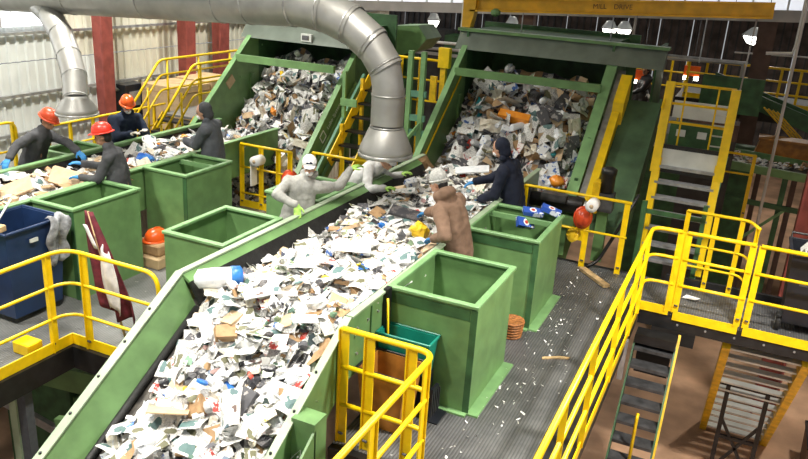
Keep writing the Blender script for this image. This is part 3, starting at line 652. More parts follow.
# ================================================================ MACHINERY AROUND THE RIGHT HOPPER
mt = thing('drive_motor', 'black electric gear motor lying behind the yellow railing with the hard hat', 'motor', (-2.3, 10.7, .6))
mx = Matrix.Rotation(math.pi/2, 3, 'Y')
part(mt, MB().lathe([(.06, -.42), (.11, -.40), (.11, -.1), (.135, -.1), (.135, .42), (.12, .44), (.05, .46)], 14, (-2.35, 10.72, .78), mx), 'motor_body', 'black', True)
part(mt, MB().box(-2.52, -2.15, 10.56, 10.72, .82, .93), 'terminal_box', 'steel_dark'); part(mt, MB().lathe([(.10, .0), (.10, .05)], 14, (-1.9, 10.72, .78), mx), 'fan_cover', 'steel')
part(mt, MB().box(-2.95, -2.70, 10.6, 10.85, .55, .95), 'gearbox', 'steel_dark'); part(mt, MB().box(-2.7, -2.0, 10.6, 10.85, .45, .62), 'mount_plate', 'green'); part(mt, MB().box(-2.6, -2.5, 10.65, 10.8, 0, .45), 'mount_leg', 'green'); part(mt, MB().box(-2.2, -2.1, 10.65, 10.8, 0, .45), 'mount_leg', 'green')
m2 = thing('drive_motor', 'upright black motor on a yellow bracket left of the tall ladder stair', 'motor', (-1.66, 10.75, .8))
part(m2, MB().lathe([(.08, 1.05), (.10, 1.07), (.10, 1.32), (.11, 1.33), (.11, 1.40), (.05, 1.43)], 14, (-1.62, 10.72, 0)), 'motor_body', 'black', True)
part(m2, MB().box(-1.74, -1.50, 10.62, 10.84, .78, 1.05), 'gear_housing', 'steel_dark'); part(m2, MB().box(-1.80, -1.70, 10.6, 10.85, .75, 1.20), 'bracket', 'yellow_worn'); part(m2, MB().box(-1.7, -1.55, 10.68, 10.8, 0, .78), 'stand', 'green')
tag(MB().tube(fillet([(-1.15, 10.55, 1.15), (-1.35, 10.48, .6), (-1.55, 10.42, .1), (-1.7, 10.3, .02)], .2), .025, 6).build('hose', 'black', None, True), 'dark hose leaning at the end of the walkway by the yellow railing', 'hose')
tag(MB().beam((-1.72, 10.22, .03), (-1.28, 9.75, .03), .10, .04).build('floor_board', 'wood'), 'narrow board lying on the walkway under the end railing', 'board')
g = thing('green_frame', 'dark green post frame between the walkway railing and the tall ladder stair', 'frame', (-1.0, 10.65, 0))
part(g, MB().box(-1.10, -1.03, 10.62, 10.68, 0, 1.05), 'post', 'green_dark'); part(g, MB().box(-.30, -.24, 10.62, 10.68, 0, 1.12), 'post', 'green_dark'); part(g, MB().box(-1.1, -.24, 10.63, 10.67, .88, .94), 'cross_bar', 'green_dark')
# machine housings behind
hs = thing('machine_housing', 'dark green machine housing beyond the right hopper near the distant worker', 'machine', (-1.6, 16, 0))
part(hs, MB().box(-2.05, .3, 17.2, 18.6, -3, .55), 'lower_body', 'green_dark'); part(hs, MB().box(-2.0, -1.95, 17.2, 18.6, .55, 2.6), 'side_panel', 'green_dark'); part(hs, MB().box(-1.0, .2, 17.25, 17.3, 1.4, 2.15), 'door_panel', 'green_dark')
part(hs, MB().box(-2.1, .4, 17.15, 17.2, .5, .58), 'edge_angle', 'steel'); part(hs, MB().box(-2.1, -.2, 17.3, 17.36, 2.42, 2.47), 'pipe_bar', 'steel')
part(hs, MB().box(-.95, -.1, 14.9, 15.4, 1.25, 1.55), 'brown_cover', 'brown_steel'); part(hs, MB().box(-.95, -.1, 14.9, 15.4, -3, 1.25), 'brown_base', 'dark_grey')
fc = thing('side_conveyor', 'green side conveyor carrying white litter at the far right', 'conveyor', (.6, 16, 0))
part(fc, MB().beam((-.6, 16, .62), (2.6, 16, .48), .06, .16), 'side_beam', 'green'); part(fc, MB().beam((-.6, 16.9, .72), (2.6, 16.9, .58), .06, .12), 'side_beam', 'green'); part(fc, MB().beam((-.6, 16.45, .60), (2.6, 16.45, .46), .85, .04), 'belt', 'belt')
part(fc, MB().beam((-.6, 16, -.05), (2.6, 16, -.18), .06, .10), 'lower_beam', 'green_dark'); part(fc, MB().beam((.3, 16, -.9), (1.0, 16, -.15), .05, .05), 'brace', 'green_light')
for x in (-.4, .9, 2.2): part(fc, MB().box(x-.05, x+.05, 16.0, 16.1, -3, .5), 'leg', 'green_dark')
f2 = thing('incline_conveyor', 'dark green inclined conveyor rising behind the ladder stair at the far right', 'conveyor', (.3, 18, 0))
part(f2, MB().beam((-.9, 18.5, 1.85), (2.6, 18.5, .75), .08, .32), 'side_beam', 'green_dark'); part(f2, MB().beam((-.9, 19.3, 1.85), (2.6, 19.3, .75), .08, .32), 'side_beam', 'green_dark'); part(f2, MB().beam((-.9, 18.9, 1.82), (2.6, 18.9, .72), .8, .05), 'belt', 'belt')
for x, z in ((-.6, 1.6), (1.9, .85)): part(f2, MB().box(x-.06, x+.06, 18.5, 18.6, -3, z), 'leg', 'green_dark')
ob = thing('orange_hopper', 'orange metal box beside the far side conveyor', 'container', (.75, 17.4, .5))
part(ob, MB().prism([(.25, .55), (1.35, .5), (1.30, .95), (.35, 1.0)], 'y', 17.2, 17.6), 'body', 'brown_plastic'); part(ob, MB().box(.3, 1.36, 17.15, 17.65, .95, 1.0), 'rim', 'brown_plastic')
part(ob, MB().box(.4, .5, 17.3, 17.5, -3, .55), 'leg', 'brown_steel'); part(ob, MB().box(1.1, 1.2, 17.3, 17.5, -3, .55), 'leg', 'brown_steel')
la = thing('fixed_ladder', 'slanting yellow ladder rails beyond the far side conveyor', 'ladder', (.8, 17.0, 0))
for k in range(4): part(la, MB().beam((.28+k*.09, 17.9, 1.52-k*.02), (1.05+k*.09, 17.9, .85-k*.02), .03, .03), 'rail', 'yellow_worn')
part(la, MB().box(1.0, 1.06, 17.85, 17.95, -3, .9), 'foot', 'yellow_worn')
for k in range(5): part(la, MB().beam((.33+k*.15, 17.9, 1.48-k*.13), (.60+k*.15, 17.9, 1.42-k*.13), .02, .02), 'rung', 'yellow_worn')
# green posts and yellow switch box between the hoppers
gp = thing('green_frame', 'pair of pale green posts left of the right hopper', 'frame', (-5.1, 11.5, 0))
for x in (-5.16, -4.93): part(gp, MB().box(x-.04, x+.04, 11.46, 11.54, 0, 2.64), 'post', 'green_light')
for z in (1.95, 1.55, 1.3): part(gp, MB().box(-5.16, -4.85, 11.47, 11.53, z-.05, z+.05), 'cross_bar', 'teal_frame')
part(gp, MB().beam((-5.2, 11.2, 1.0), (-4.9, 11.5, 1.5), .05, .05), 'brace', 'green_light')
bx = thing('control_box', 'yellow control box on a post left of the right hopper', 'control box', (-4.98, 13.0, 0))
part(bx, MB().box(-5.26, -5.04, 12.9, 13.02, 2.22, 2.58), 'box', 'yellow', bevel=.01); part(bx, MB().box(-5.22, -5.12, 12.95, 13.05, 0, 2.22), 'post', 'yellow_worn'); part(bx, MB().box(-5.40, -5.28, 12.94, 13.0, 1.6, 2.05), 'side_plate', 'yellow_worn')
railing('yellow railing between the two hoppers behind the pale green posts', [(-6.3, 13.4), (-5.2, 13.4)], [(-6.2, 13.4), (-5.8, 13.4), (-5.3, 13.4)], top=2.28, mids=(1.9, 1.5), toe=False, rad=.025)
yd = thing('stair_guard', 'broad yellow sloping stair side plate right of the left hopper', 'stairs', (-6.3, 11, 0))
part(yd, MB().beam((-6.3, 10.9, .70), (-6.3, 12.3, 1.98), .02, .22, (0, -.65, .75)), 'stringer', 'yellow'); part(yd, MB().beam((-5.65, 10.5, .62), (-5.65, 12.1, 2.08), .02, .32, (0, -.65, .75)), 'stringer', 'yellow')
for k in range(6): part(yd, MB().box(-6.29, -5.66, 10.95+k*.22, 11.15+k*.22, .72+k*.21, .75+k*.21), 'tread', 'black')
for x, y, z in ((-6.3, 11.3, 1.3), (-6.3, 12.0, 2.0)): part(yd, MB().box(x-.03, x+.03, y-.03, y+.03, 0, z), 'post', 'yellow_worn')
gv = thing('green_frame', 'green upright and diagonal braces right of the left hopper lettering', 'frame', (-6.45, 11.6, 0))
part(gv, MB().box(-6.50, -6.44, 11.62, 11.68, 0, 2.15), 'post', 'green_light'); part(gv, MB().box(-6.52, -6.2, 11.6, 11.64, 1.55, 1.68), 'plate', 'green_light'); part(gv, MB().beam((-6.48, 10.7, .45), (-6.48, 12.4, 2.0), .05, .07, (0, -.65, .75)), 'brace', 'teal_frame')
ge = thing('machine_housing', 'green angular machine end behind the duct elbow', 'machine', (-6.6, 14.5, 0))
part(ge, MB().prism([(-6.9, 2.1), (-6.35, 2.3), (-6.15, 2.55), (-6.35, 2.8), (-6.9, 2.75)], 'y', 14.4, 15.2), 'end_plate', 'green'); part(ge, MB().box(-6.9, -6.6, 14.5, 15.1, -3, 2.15), 'stand', 'green_dark')
# far bay blocks seen between the hoppers
fb_ = thing('baling_machine', 'grey and green machine far behind, between the two hoppers', 'machine', (-10, 26, 0))
part(fb_, MB().box(-13.4, -10.4, 26, 27, -3, 1.75), 'grey_body', 'dark_grey'); part(fb_, MB().box(-13.2, -11.0, 25.9, 26, 1.15, 1.7), 'panel', 'duct_dark'); part(fb_, MB().box(-10.4, -8.6, 26, 27, -3, 1.6), 'green_body', 'green_dark')
part(fb_, MB().box(-13.4, -8.6, 25.85, 25.95, .86, .96), 'walkway_edge', 'beam_grey'); part(fb_, MB().tube([(-13, 25.6, 1.05), (-8, 25.6, 1.2)], .05, 8), 'pipe', 'beam_grey')

# ================================================================ PIPES AND LAMPS
def pipe(label, pts, r, m='steel', n=8): return tag(MB().tube(pts, r, n).build('pipe', m, None, True), label, 'pipe')
pipe('long grey vertical pipe at the upper right of the view', [(.44, 12, 7.3), (.44, 12, -.05)], .022, 'beam_grey')
pipe('thin grey rod hanging from the crane beam end', [(-.16, 13.7, cz(-.16)), (-.20, 13.7, 2.0)], .012, 'beam_grey')
pipe('pale pipe running beneath the roof at the upper right', fillet([(-2.9, 19.6, 7.32), (-2.9, 19.6, 2.14), (-.32, 19.6, 2.22), (-.30, 19.6, 1.3)], .1), .035, 'beam_grey')
pipe('pale pipe bent round a small lamp at the upper right', [(.10, 19.0, 2.55), (.62, 19.0, 2.60), (.66, 19.0, 2.78), (.66, 19.0, 7.36)], .035, 'roll_white')
pipe('thin pipe across the dark far bay at the upper right', [(-.6, 21, 2.35), (10, 21, 2.63)], .02, 'beam_grey')
pipe('thin grey conduit on the wall right of the first red column', fillet([(-11.95, 11.75, 7.2), (-11.95, 11.75, 1.15), (-11.95, 12.1, 1.1)], .1), .035, 'steel')
pipe('pale horizontal pipe behind the post of the overhead crane', [(-12.2, 19.5, 1.93), (-6.9, 19.5, 2.0)], .04, 'roll_white')
def lamp(label, x, y, z, r=.22):
    t = thing('high_bay_lamp', label, 'lamp', (x, y, z), 0, 'glowing lamps in the far bay')
    MB().lathe([(.05, .22), (.10, .20), (r, .02), (r, .0), (.09, .17), (.04, .2)], 14).build('shade', 'panel_white', t, True)
    MB().lathe([(.02, -.22), (r*.5, -.18), (r*.8, -.06), (r*.85, .02), (r*.3, .1)], 12).build('bulb', 'lamp_glow', t, True)
    MB().tube([(0, 0, .2), (0, 0, 5.95-z if y > 20.5 else 7.3-z)], .012, 6).build('hanger', 'steel_dark', t)
for a in [('bright lamp at the upper right, right of the crane beam', -.24, 22, 2.72, .30), ('left one of the paired lamps above the distant worker', -3.92, 22, 2.58), ('right one of the paired lamps above the distant worker', -3.52, 22, 2.60),
          ('lamp with a wide glow above the right hopper header', -6.25, 22, 2.38, .26), ('small lamp just left of the lamp above the right hopper header', -6.72, 22, 2.46, .2), ('lamp far behind the duct elbow', -11.6, 22, 2.22, .26), ('small lamp between the duct elbow and the crane post', -9.2, 22, 2.36, .2)]: lamp(*a)
def sign_light(label, x, y, z):
    t = thing('work_light', label, 'light', (x, y, z), 0, 'orange lights by the distant doorway')
    MB().box(-.2, .2, 0, .08, 0, .26).build('casing', 'helmet_orange', t); MB().box(-.19, -.08, -.03, 0, -.10, .0).build('bulb', 'lamp_glow', t); MB().box(.08, .19, -.03, 0, -.10, .0).build('bulb', 'lamp_glow', t); MB().tube([(0, .04, .26), (0, .04, 5.95-z)], .012, 6).build('hanger', 'steel_dark', t)
sign_light('orange casing with two small lights above the distant worker', -2.82, 21.5, 1.35); sign_light('orange casing with two small lights left of the far yellow railing', -1.55, 21.5, 1.60)
# high bay fixtures that light the hall (out of the picture, overhead)
for lx, ly, lz, lp in LAMPS:
    t = thing('high_bay_lamp', 'round high bay lamp under the hall roof above (%.0f, %.0f)' % (lx, ly), 'lamp', (lx, ly, lz+.03), 0, 'hall roof lamps'); t['label'] = 'round high bay lamp hanging under the hall roof'
    MB().lathe([(.28, 0), (.28, .03), (.12, .3), (.05, .32)], 16).build('shade', 'steel', t, True); MB().tube([(0, 0, .3), (0, 0, (7.3 if ly < 20 else 6.0)-lz-.03)], .012, 6).build('hanger', 'steel_dark', t)

# ================================================================ PROPS ON THE DECKS
def tapered_box(x0, x1, y0, y1, z0, z1, tp=.05, th=.012):
    """open tub, wider at the top"""
    m = MB(); o = [(x0+tp, y0+tp, z0), (x1-tp, y0+tp, z0), (x1-tp, y1-tp, z0), (x0+tp, y1-tp, z0), (x0, y0, z1), (x1, y0, z1), (x1, y1, z1), (x0, y1, z1)]
    i = [(x0+tp+th, y0+tp+th, z0+th), (x1-tp-th, y0+tp+th, z0+th), (x1-tp-th, y1-tp-th, z0+th), (x0+tp+th, y1-tp-th, z0+th), (x0+th, y0+th, z1), (x1-th, y0+th, z1), (x1-th, y1-th, z1), (x0+th, y1-th, z1)]
    m.add(o+i, [(3, 2, 1, 0), (0, 1, 5, 4), (1, 2, 6, 5), (2, 3, 7, 6), (3, 0, 4, 7), (8, 9, 10, 11), (12, 13, 9, 8), (13, 14, 10, 9), (14, 15, 11, 10), (15, 12, 8, 11), (4, 5, 13, 12), (5, 6, 14, 13), (6, 7, 15, 14), (7, 4, 12, 15)])
    return m
def rim(x0, x1, y0, y1, z, wd=.03, ht=.03):
    m = MB(); m.box(x0-wd, x1+wd, y0-wd, y0, z-ht, z); m.box(x0-wd, x1+wd, y1, y1+wd, z-ht, z); m.box(x0-wd, x0, y0, y1, z-ht, z); m.box(x1, x1+wd, y0, y1, z-ht, z); return m
tt = thing('blue_tote', 'tall dark blue plastic tote with a brush on its rim, at the far left', 'bin', (-7.0, 5.3, 0))
part(tt, tapered_box(-7.36, -6.72, 4.98, 5.72, .08, 1.08, .06), 'body', 'navy_plastic'); part(tt, rim(-7.36, -6.72, 4.98, 5.72, 1.10), 'rim', 'navy_plastic', bevel=.008); part(tt, MB().box(-6.705, -6.69, 5.25, 5.35, .92, .96), 'label_plate', 'panel_white')
for k in range(4): part(tt, MB().box(-7.06+(k % 2)*.02, -6.90, 4.985, 5.0, .70+k*.06, .72+k*.06), 'printed_line', 'print_white')
for x in (-7.25, -6.83): part(tt, MB().lathe([(.08, -.03), (.08, .03)], 12, (x, 5.62, .08), Matrix.Rotation(math.pi/2, 3, 'Y')), 'wheel', 'black')
t = thing('hand_brush', 'wooden brush with a pale handle lying across the blue tote rim', 'brush', (-6.95, 5.05, 1.1))
part(t, MB().beam((-6.99, 4.98, 1.13), (-6.78, 5.02, 1.13), .09, .07), 'brush_head', 'wood', bevel=.008); part(t, MB().tube([(-6.90, 5.02, 1.15), (-7.05, 5.35, 1.32)], .012, 8), 'handle', 'panel_white', True)
def drape(fn, nu, nv, th=.006):
    """thick cloth from a parametric surface"""
    P = [[Vector(fn(i/(nu-1), j/(nv-1))) for j in range(nv)] for i in range(nu)]; m = MB(); v = [p for r in P for p in r]
    f = [(i*nv+j, (i+1)*nv+j, (i+1)*nv+j+1, i*nv+j+1) for i in range(nu-1) for j in range(nv-1)]
    m.add(v, f); return m
def cloth_obj(name, fn, nu, nv, m, parent=None):
    mb = drape(fn, nu, nv); o = part(parent, mb, name, m, True) if parent else mb.build(name, m, None, True)
    s = o.modifiers.new('solid', 'SOLIDIFY'); s.thickness = .008; return o
o = cloth_obj('rag', lambda u, v: (-6.70+.03*math.sin(7*v)+.07*math.sin(math.pi*min(1, u*1.6))*(1 if u < .7 else 1), 5.46+.26*v+.03*math.sin(9*u), 1.135-.0*u-(max(0, u-.12)*.62)+.03*math.sin(11*v+3*u)), 12, 9, 'rag_grey'); tag(o, 'grey crumpled rag hanging over the corner of the blue tote', 'rag')
# stick with a maroon and white cloth behind the left corner railing
t = thing('cloth_on_pole', 'maroon and white cloth bunched on a leaning broom pole behind the left railing', 'cloth', (-5.5, 5.4, 0))
part(t, MB().tube([(-5.50, 5.34, .015), (-5.97, 5.40, 1.38)], .013, 8), 'pole', 'wood', True)
def flag(u, v):
    k = .09+.50*min(1, v*1.2)
    return (-5.97+.30*v+(u-.5)*k*(1.15-.3*v)+.05*v*v, 5.40-.05*v+.045*math.sin(u*14+v*2)*(.3+v), 1.38-1.02*v+.05*math.sin(u*9)*v-.12*u*v)
cloth_obj('maroon_cloth', flag, 15, 16, 'cloth_maroon', t)
cloth_obj('white_cloth', lambda u, v: (-5.66+.10*v+(u-.5)*(.10+.16*math.sin(v*2.6)), 5.28+.03*math.sin(u*9+v*2), 1.06-.66*v+.05*math.sin(u*6)), 8, 10, 'cloth_white', t)
cloth_obj('white_edge', lambda u, v: (-5.95+.13*v+(u-.5)*.05, 5.33, 1.26-.24*v), 4, 6, 'cloth_white', t)
for (x, y, a, z, lab) in ((-4.98, 5.42, .3, 0, 'short wooden plank standing by the left corner railing end'), (-5.18, 5.30, .9, 0, 'wooden offcut lying on the deck below the maroon cloth')):
    mb = MB().box(-.17, .17, -.05, .05, 0, .04 if 'offcut' in lab else .34); o = mb.build('wood_block', 'wood', None, False, .004); o.location = (x, y, z); o.rotation_euler = (0, 0, a); tag(o, lab, 'wood')
tag(MB().box(-6.33, -6.10, 4.62, 4.80, 0, .13).build('floor_box', 'yellow', None, False, .01), 'small yellow box on the deck at the far left edge', 'box')
# paper rubbish and hard hat on the centre deck behind the bins
t = thing('hard_hat', 'orange hard hat on the centre deck between two green bins', 'hard hat', (-6.86, 7.30, .30))
HELM = [(.135, 0), (.135, .03), (.125, .08), (.095, .125), (.045, .15), (.005, .155)]
def helmet_parts(t, m, ry=1.25, brim=True):
    MB().lathe(HELM, 16).xf(Matrix.Diagonal((1.0, ry, 1, 1))).build('shell', m, t, True)
    MB().lathe([(.135, 0), (.165, -.008), (.165, 0), (.135, .012)], 16).xf(Matrix.Diagonal((1.0, ry, 1, 1))).build('brim', m, t, True)
    MB().tube([(0, -.13, .06), (0, -.08, .14), (0, 0, .163), (0, .08, .14), (0, .13, .06)], .012, 6).build('ridge', m, t, True)
helmet_parts(t, 'helmet_orange')
tag(MB().box(-7.15, -6.58, 7.02, 7.55, 0, .14).build('cardboard_stack', 'cardboard', None, False, .01), 'flattened brown cardboard under the orange hard hat on the centre deck', 'cardboard')
tag(MB().box(-7.08, -6.64, 7.10, 7.50, .14, .292).build('rubbish_box', 'card_brown', None, False, .02), 'crushed brown box under the orange hard hat', 'box')
def hanging_hat(label, x, y, z, m, rx):
    t = thing('hard_hat', label, 'hard hat', (x, y, z), 0, 'hard hats hung on railings'); t.rotation_euler = rx; t.scale = (.82, .82, .82); helmet_parts(t, m)
hanging_hat('red hard hat hung on the gate railing left of the white-capped worker', -6.40, 9.83, .62, 'helmet_rust', (1.5, 0, .4))
hanging_hat('orange-red hard hat hung on the end railing beside the blue packs', -1.83, 10.33, .74, 'helmet_rust', (1.5, 0, .3))
def paper_roll(label, x, y, z):
    t = thing('paper_roll', label, 'paper roll', (x, y, z), 0, 'paper towel rolls on railings')
    MB().lathe([(.03, -.1), (.085, -.1), (.085, .1), (.03, .1)], 18, (0, 0, 0), Matrix.Rotation(math.pi/2, 3, 'X')).build('roll', 'roll_white', t, True); MB().lathe([(.03, -.102), (.03, .102)], 10, (0, 0, 0), Matrix.Rotation(math.pi/2, 3, 'X')).build('core', 'card_tan', t, True); return t
paper_roll('white paper roll on the end railing right of the hanging hard hat', -1.70, 10.22, .98)
t = paper_roll('white paper roll with a hanging tail on the yellow gate railing', -6.95, 9.74, .86)
MB().box(-.09, -.07, -.08, .08, -.42, 0).build('paper_tail', 'roll_white', t)
# tubs by the centre rail
t = thing('brown_tub', 'brown plastic tub behind the centre yellow railing', 'tub', (-2.6, 5.5, 0))
part(t, tapered_box(-2.70, -2.24, 5.26, 5.66, 0, .58, .05), 'body', 'brown_plastic'); part(t, rim(-2.70, -2.24, 5.26, 5.66, .60, .02), 'rim', 'black_plastic', bevel=.005)
t = thing('teal_crate', 'teal green recycling crate leaning behind the brown tub', 'crate', (-2.4, 5.7, 0))
part(t, tapered_box(-2.72, -2.20, 5.68, 5.91, .40, .74, .03), 'body', 'teal_plastic'); part(t, rim(-2.72, -2.20, 5.68, 5.91, .76, .018), 'rim', 'teal_plastic', bevel=.005); part(t, MB().box(-2.7, -2.22, 5.7, 5.9, 0, .40), 'under_crate', 'black_plastic')
t = thing('dustpan', 'black dustpan standing on the walkway beside the nearest green bin', 'dustpan', (-2.15, 5.75, 0))
part(t, MB().prism([(5.62, 0), (5.90, .0), (5.84, .30), (5.70, .30)], 'x', -2.16, -2.13), 'pan', 'black_plastic'); part(t, MB().box(-2.16, -2.04, 5.62, 5.90, 0, .012), 'lip', 'black_plastic')
for k in range(5): part(t, MB().box(-2.13, -2.122, 5.67+k*.045, 5.68+k*.045, .02, .26), 'ridge', 'steel_dark')
tag(MB().tube([(-2.66, 5.84, .15), (-2.69, 5.80, 1.05)], .012, 8).build('broom_handle', 'yellow', None, True), 'yellow broom handle leaning against the conveyor side by the tubs', 'broom')
t = thing('wicker_basket', 'round wicker basket on the walkway between the two right bins', 'basket', (-1.99, 7.72, 0))
for k in range(6): MB().lathe([(.115+k*.004, k*.035), (.125+k*.004, k*.035+.012), (.118+k*.004, k*.035+.032), (.10+k*.004, k*.035+.018)], 16).build('woven_ring', 'wicker', t, True)
MB().lathe([(.01, 0), (.11, 0), (.11, .01), (.01, .01)], 16).build('bottom', 'wicker', t)
o = MB().prism([(-.16, 0), (-.05, .012), (.14, .0), (.17, .03), (.05, .055), (-.15, .04)], 'z', 0, .018).build('wood_scrap', 'wood', None, False, .003); o.location = (-1.38, 7.43, 0); o.rotation_euler = (0, 0, .55); tag(o, 'splintered pale wood scrap lying on the ribbed walkway', 'wood')
tag(MB().add([(-.33, 9.98, .012), (-.16, 9.94, .03), (-.10, 10.08, .012), (-.28, 10.12, .012), (-.33, 9.98, .006), (-.16, 9.94, .024), (-.10, 10.08, .006), (-.28, 10.12, .006)], [(0, 1, 2, 3), (7, 6, 5, 4), (0, 4, 5, 1), (1, 5, 6, 2), (2, 6, 7, 3), (3, 7, 4, 0)]).build('paper_sheet', 'roll_white'), 'white sheet of paper lying on the dark landing', 'paper')
# black wheeled bin on the landing
t = thing('wheeled_bin', 'black wheeled bin on the landing at the right edge', 'bin', (1.1, 9.9, 0))
part(t, tapered_box(.80, 1.42, 9.60, 10.25, .10, 1.0, .06), 'body', 'black_plastic'); part(t, rim(.80, 1.42, 9.60, 10.25, 1.02, .03), 'rim', 'black_plastic', bevel=.006); part(t, MB().tube([(.80, 10.3, 1.0), (.80, 10.38, 1.05), (1.42, 10.38, 1.05), (1.42, 10.3, 1.0)], .015, 8), 'handle', 'black')
part(t, MB().box(.95, 1.25, 9.615, 9.64, .62, .66), 'grip_bar', 'steel_dark')
for x in (.82, 1.36):
    wh = part(t, MB().lathe([(.05, -.03), (.11, -.03), (.115, 0), (.11, .03), (.05, .03)], 16, (x, 9.66, .115), Matrix.Rotation(math.pi/2, 3, 'Y')), 'wheel', 'rubber', True); part(wh, MB().lathe([(.05, -.035), (.05, .035)], 12, (x, 9.66, .115), Matrix.Rotation(math.pi/2, 3, 'Y')), 'hub', 'steel')
o = MB().box(-.04, .04, -.10, .10, 0, .14).build('carton', 'paper_print', None, False, .004); o.location = (.92, 9.75, .98); o.rotation_euler = (.3, .5, .2); tag(o, 'white carton sticking out of the black wheeled bin', 'carton')
# ground stuff at lower right, lower-left machinery under the deck
t = thing('pallet_box', 'dark crate on the brown ground at the lower right corner', 'crate', (1.95, 11.4, -3)); part(t, tapered_box(1.75, 2.6, 11.2, 12.0, -3, -2.4, .03), 'body', 'brown_steel'); part(t, rim(1.75, 2.6, 11.2, 12.0, -2.38, .02), 'rim', 'black')
lf = thing('lower_frame', 'blue-green steel frame and machinery below the left deck opening', 'frame', (-5.5, 5, -3))
part(lf, MB().box(-6.22, -6.12, 4.42, 4.55, -3, -.10), 'column', 'rail_lit_pale'); part(lf, MB().box(-6.12, -6.0, 4.44, 4.53, -3, -.10), 'column_flange', 'slate_fabric')
part(lf, MB().beam((-7.4, 5.6, -1.0), (-4.6, 5.6, -.7), .1, .30), 'green_beam', 'green'); part(lf, MB().beam((-7.6, 5.9, -1.7), (-4.8, 5.9, -1.3), .1, .4), 'green_beam', 'green'); part(lf, MB().beam((-5.9, 5.2, -.75), (-4.6, 5.5, -.75), .06, .16), 'dark_channel', 'steel_dark'); part(lf, MB().beam((-7.2, 4.9, -.9), (-5.8, 4.9, -1.1), .06, .10), 'angle_bar', 'steel')
part(lf, MB().beam((-5.9, 4.72, -.80), (-4.75, 4.86, -.58), .08, .22), 'green_beam', 'green'); part(lf, MB().beam((-5.95, 4.4, -1.35), (-4.85, 4.5, -1.2), .08, .22), 'green_beam', 'teal_frame'); part(lf, MB().beam((-5.95, 4.55, -1.0), (-4.8, 4.62, -.85), .05, .05), 'pale_bar', 'rail_lit_pale')
part(lf, MB().box(-5.5, -5.42, 5.2, 5.28, -3, -.3), 'dark_post', 'slate_fabric'); part(lf, MB().box(-8.2, -7.0, 5.8, 6.6, -3, -1.2), 'machine_block', 'green_dark'); part(lf, MB().beam((-5.7, 4.6, -2.2), (-4.9, 5.4, -1.2), .08, .08), 'diagonal_brace', 'steel_dark')
# cabinet and brown boxes by the left wall
t = thing('wall_cabinet', 'black electrical cabinet on the wall right of the first red column', 'cabinet', (-11.8, 12.2, .5)); part(t, MB().box(-12.05, -11.75, 11.85, 12.4, 0, 1.25), 'body', 'black_plastic', bevel=.01); part(t, MB().box(-11.75, -11.73, 11.95, 12.25, .8, 1.1), 'window', 'steel'); part(t, MB().box(-11.76, -11.74, 12.3, 12.34, .5, 1.2), 'hinge', 'steel_dark')
for i, (y, h, lab) in enumerate(((12.7, 1.28, 'big brown cardboard box behind the yellow stair, left one'), (13.75, 1.30, 'big brown cardboard box behind the yellow stair, right one'))):
    t = thing('cardboard_box', lab, 'box', (-11.15, y, 0)); MB().box(-.5, .5, -.5, .5, 0, h).build('carton', 'cardboard', t, False, .01); MB().box(-.5, .5, -.04, .04, h, h+.005).build('tape', 'card_tan', t); MB().box(-.505, .505, -.505, .505, h-.14, h-.13).build('flap_edge', 'card_brown', t)
MB().box(-11.9, -9.0, 14.0, 17.5, -.06, 0).build('trim_7', 'deck_grey'); struct(bpy.data.objects['trim_7'], 'grey deck under the brown boxes by the left wall', 'platform')
# ================================================================ WORKERS
def caps_mesh(items, voxel, name, mats, smooth=6, ruffle=0., seed=0):
    """union of tapered capsules (p, q, r1, r2) and ellipsoids (c, (rx, ry, rz), 3x3) as one continuous skin"""
    m = MB(); n = 14
    for it in items:
        if len(it) == 4:
            p, q, r1, r2 = Vector(it[0]), Vector(it[1]), it[2], it[3]; d = q-p; L = d.length
            t = d.normalized() if L > 1e-6 else Vector((0, 0, 1)); pts = []; rr = []
            for k in range(6): a = math.pi/2*(1-k/5); pts.append(p-t*r1*math.sin(a)); rr.append(max(.0015, r1*math.cos(a)))
            for k in range(6): a = math.pi/2*k/5; pts.append(q+t*r2*math.sin(a)); rr.append(max(.0015, r2*math.cos(a)))
            a0 = Vector((0, 0, 1)) if abs(t.z) < .9 else Vector((1, 0, 0)); u = (a0-t*a0.dot(t)).normalized(); b = t.cross(u); vs = []
            for P_, R_ in zip(pts, rr):
                for k in range(n): an = 2*math.pi*k/n; vs.append(P_+(u*math.cos(an)+b*math.sin(an))*R_)
            N = len(pts)
            m.add(vs, [(i*n+k, i*n+(k+1) % n, (i+1)*n+(k+1) % n, (i+1)*n+k) for i in range(N-1) for k in range(n)] + [tuple(range(n-1, -1, -1)), tuple((N-1)*n+k for k in range(n))])
        else:
            c, r, R = it; vs = []; N = 11
            for i in range(N):
                th = math.pi*(i+.02)/(N-1+.04)
                for k in range(n):
                    an = 2*math.pi*k/n; vs.append(Vector(c)+R @ Vector((r[0]*math.sin(th)*math.cos(an), r[1]*math.sin(th)*math.sin(an), -r[2]*math.cos(th))))
            m.add(vs, [(i*n+k, i*n+(k+1) % n, (i+1)*n+(k+1) % n, (i+1)*n+k) for i in range(N-1) for k in range(n)] + [tuple(range(n-1, -1, -1)), tuple((N-1)*n+k for k in range(n))])
    o = bpy.data.objects.new('tmp', m.mesh('tmp', mats)); COL.objects.link(o)
    rm = o.modifiers.new('r', 'REMESH'); rm.mode = 'VOXEL'; rm.voxel_size = voxel; rm.use_smooth_shade = True
    sm = o.modifiers.new('s', 'SMOOTH'); sm.factor = .5; sm.iterations = smooth
    return (o, ruffle, seed)
PENDING = []
def add_part(t, rec, name, m):
    o = bpy.data.objects.new(name, bpy.data.meshes.new(name)); COL.objects.link(o); o.parent = t
    PENDING.append((o, t.location.copy(), m)+rec); return o
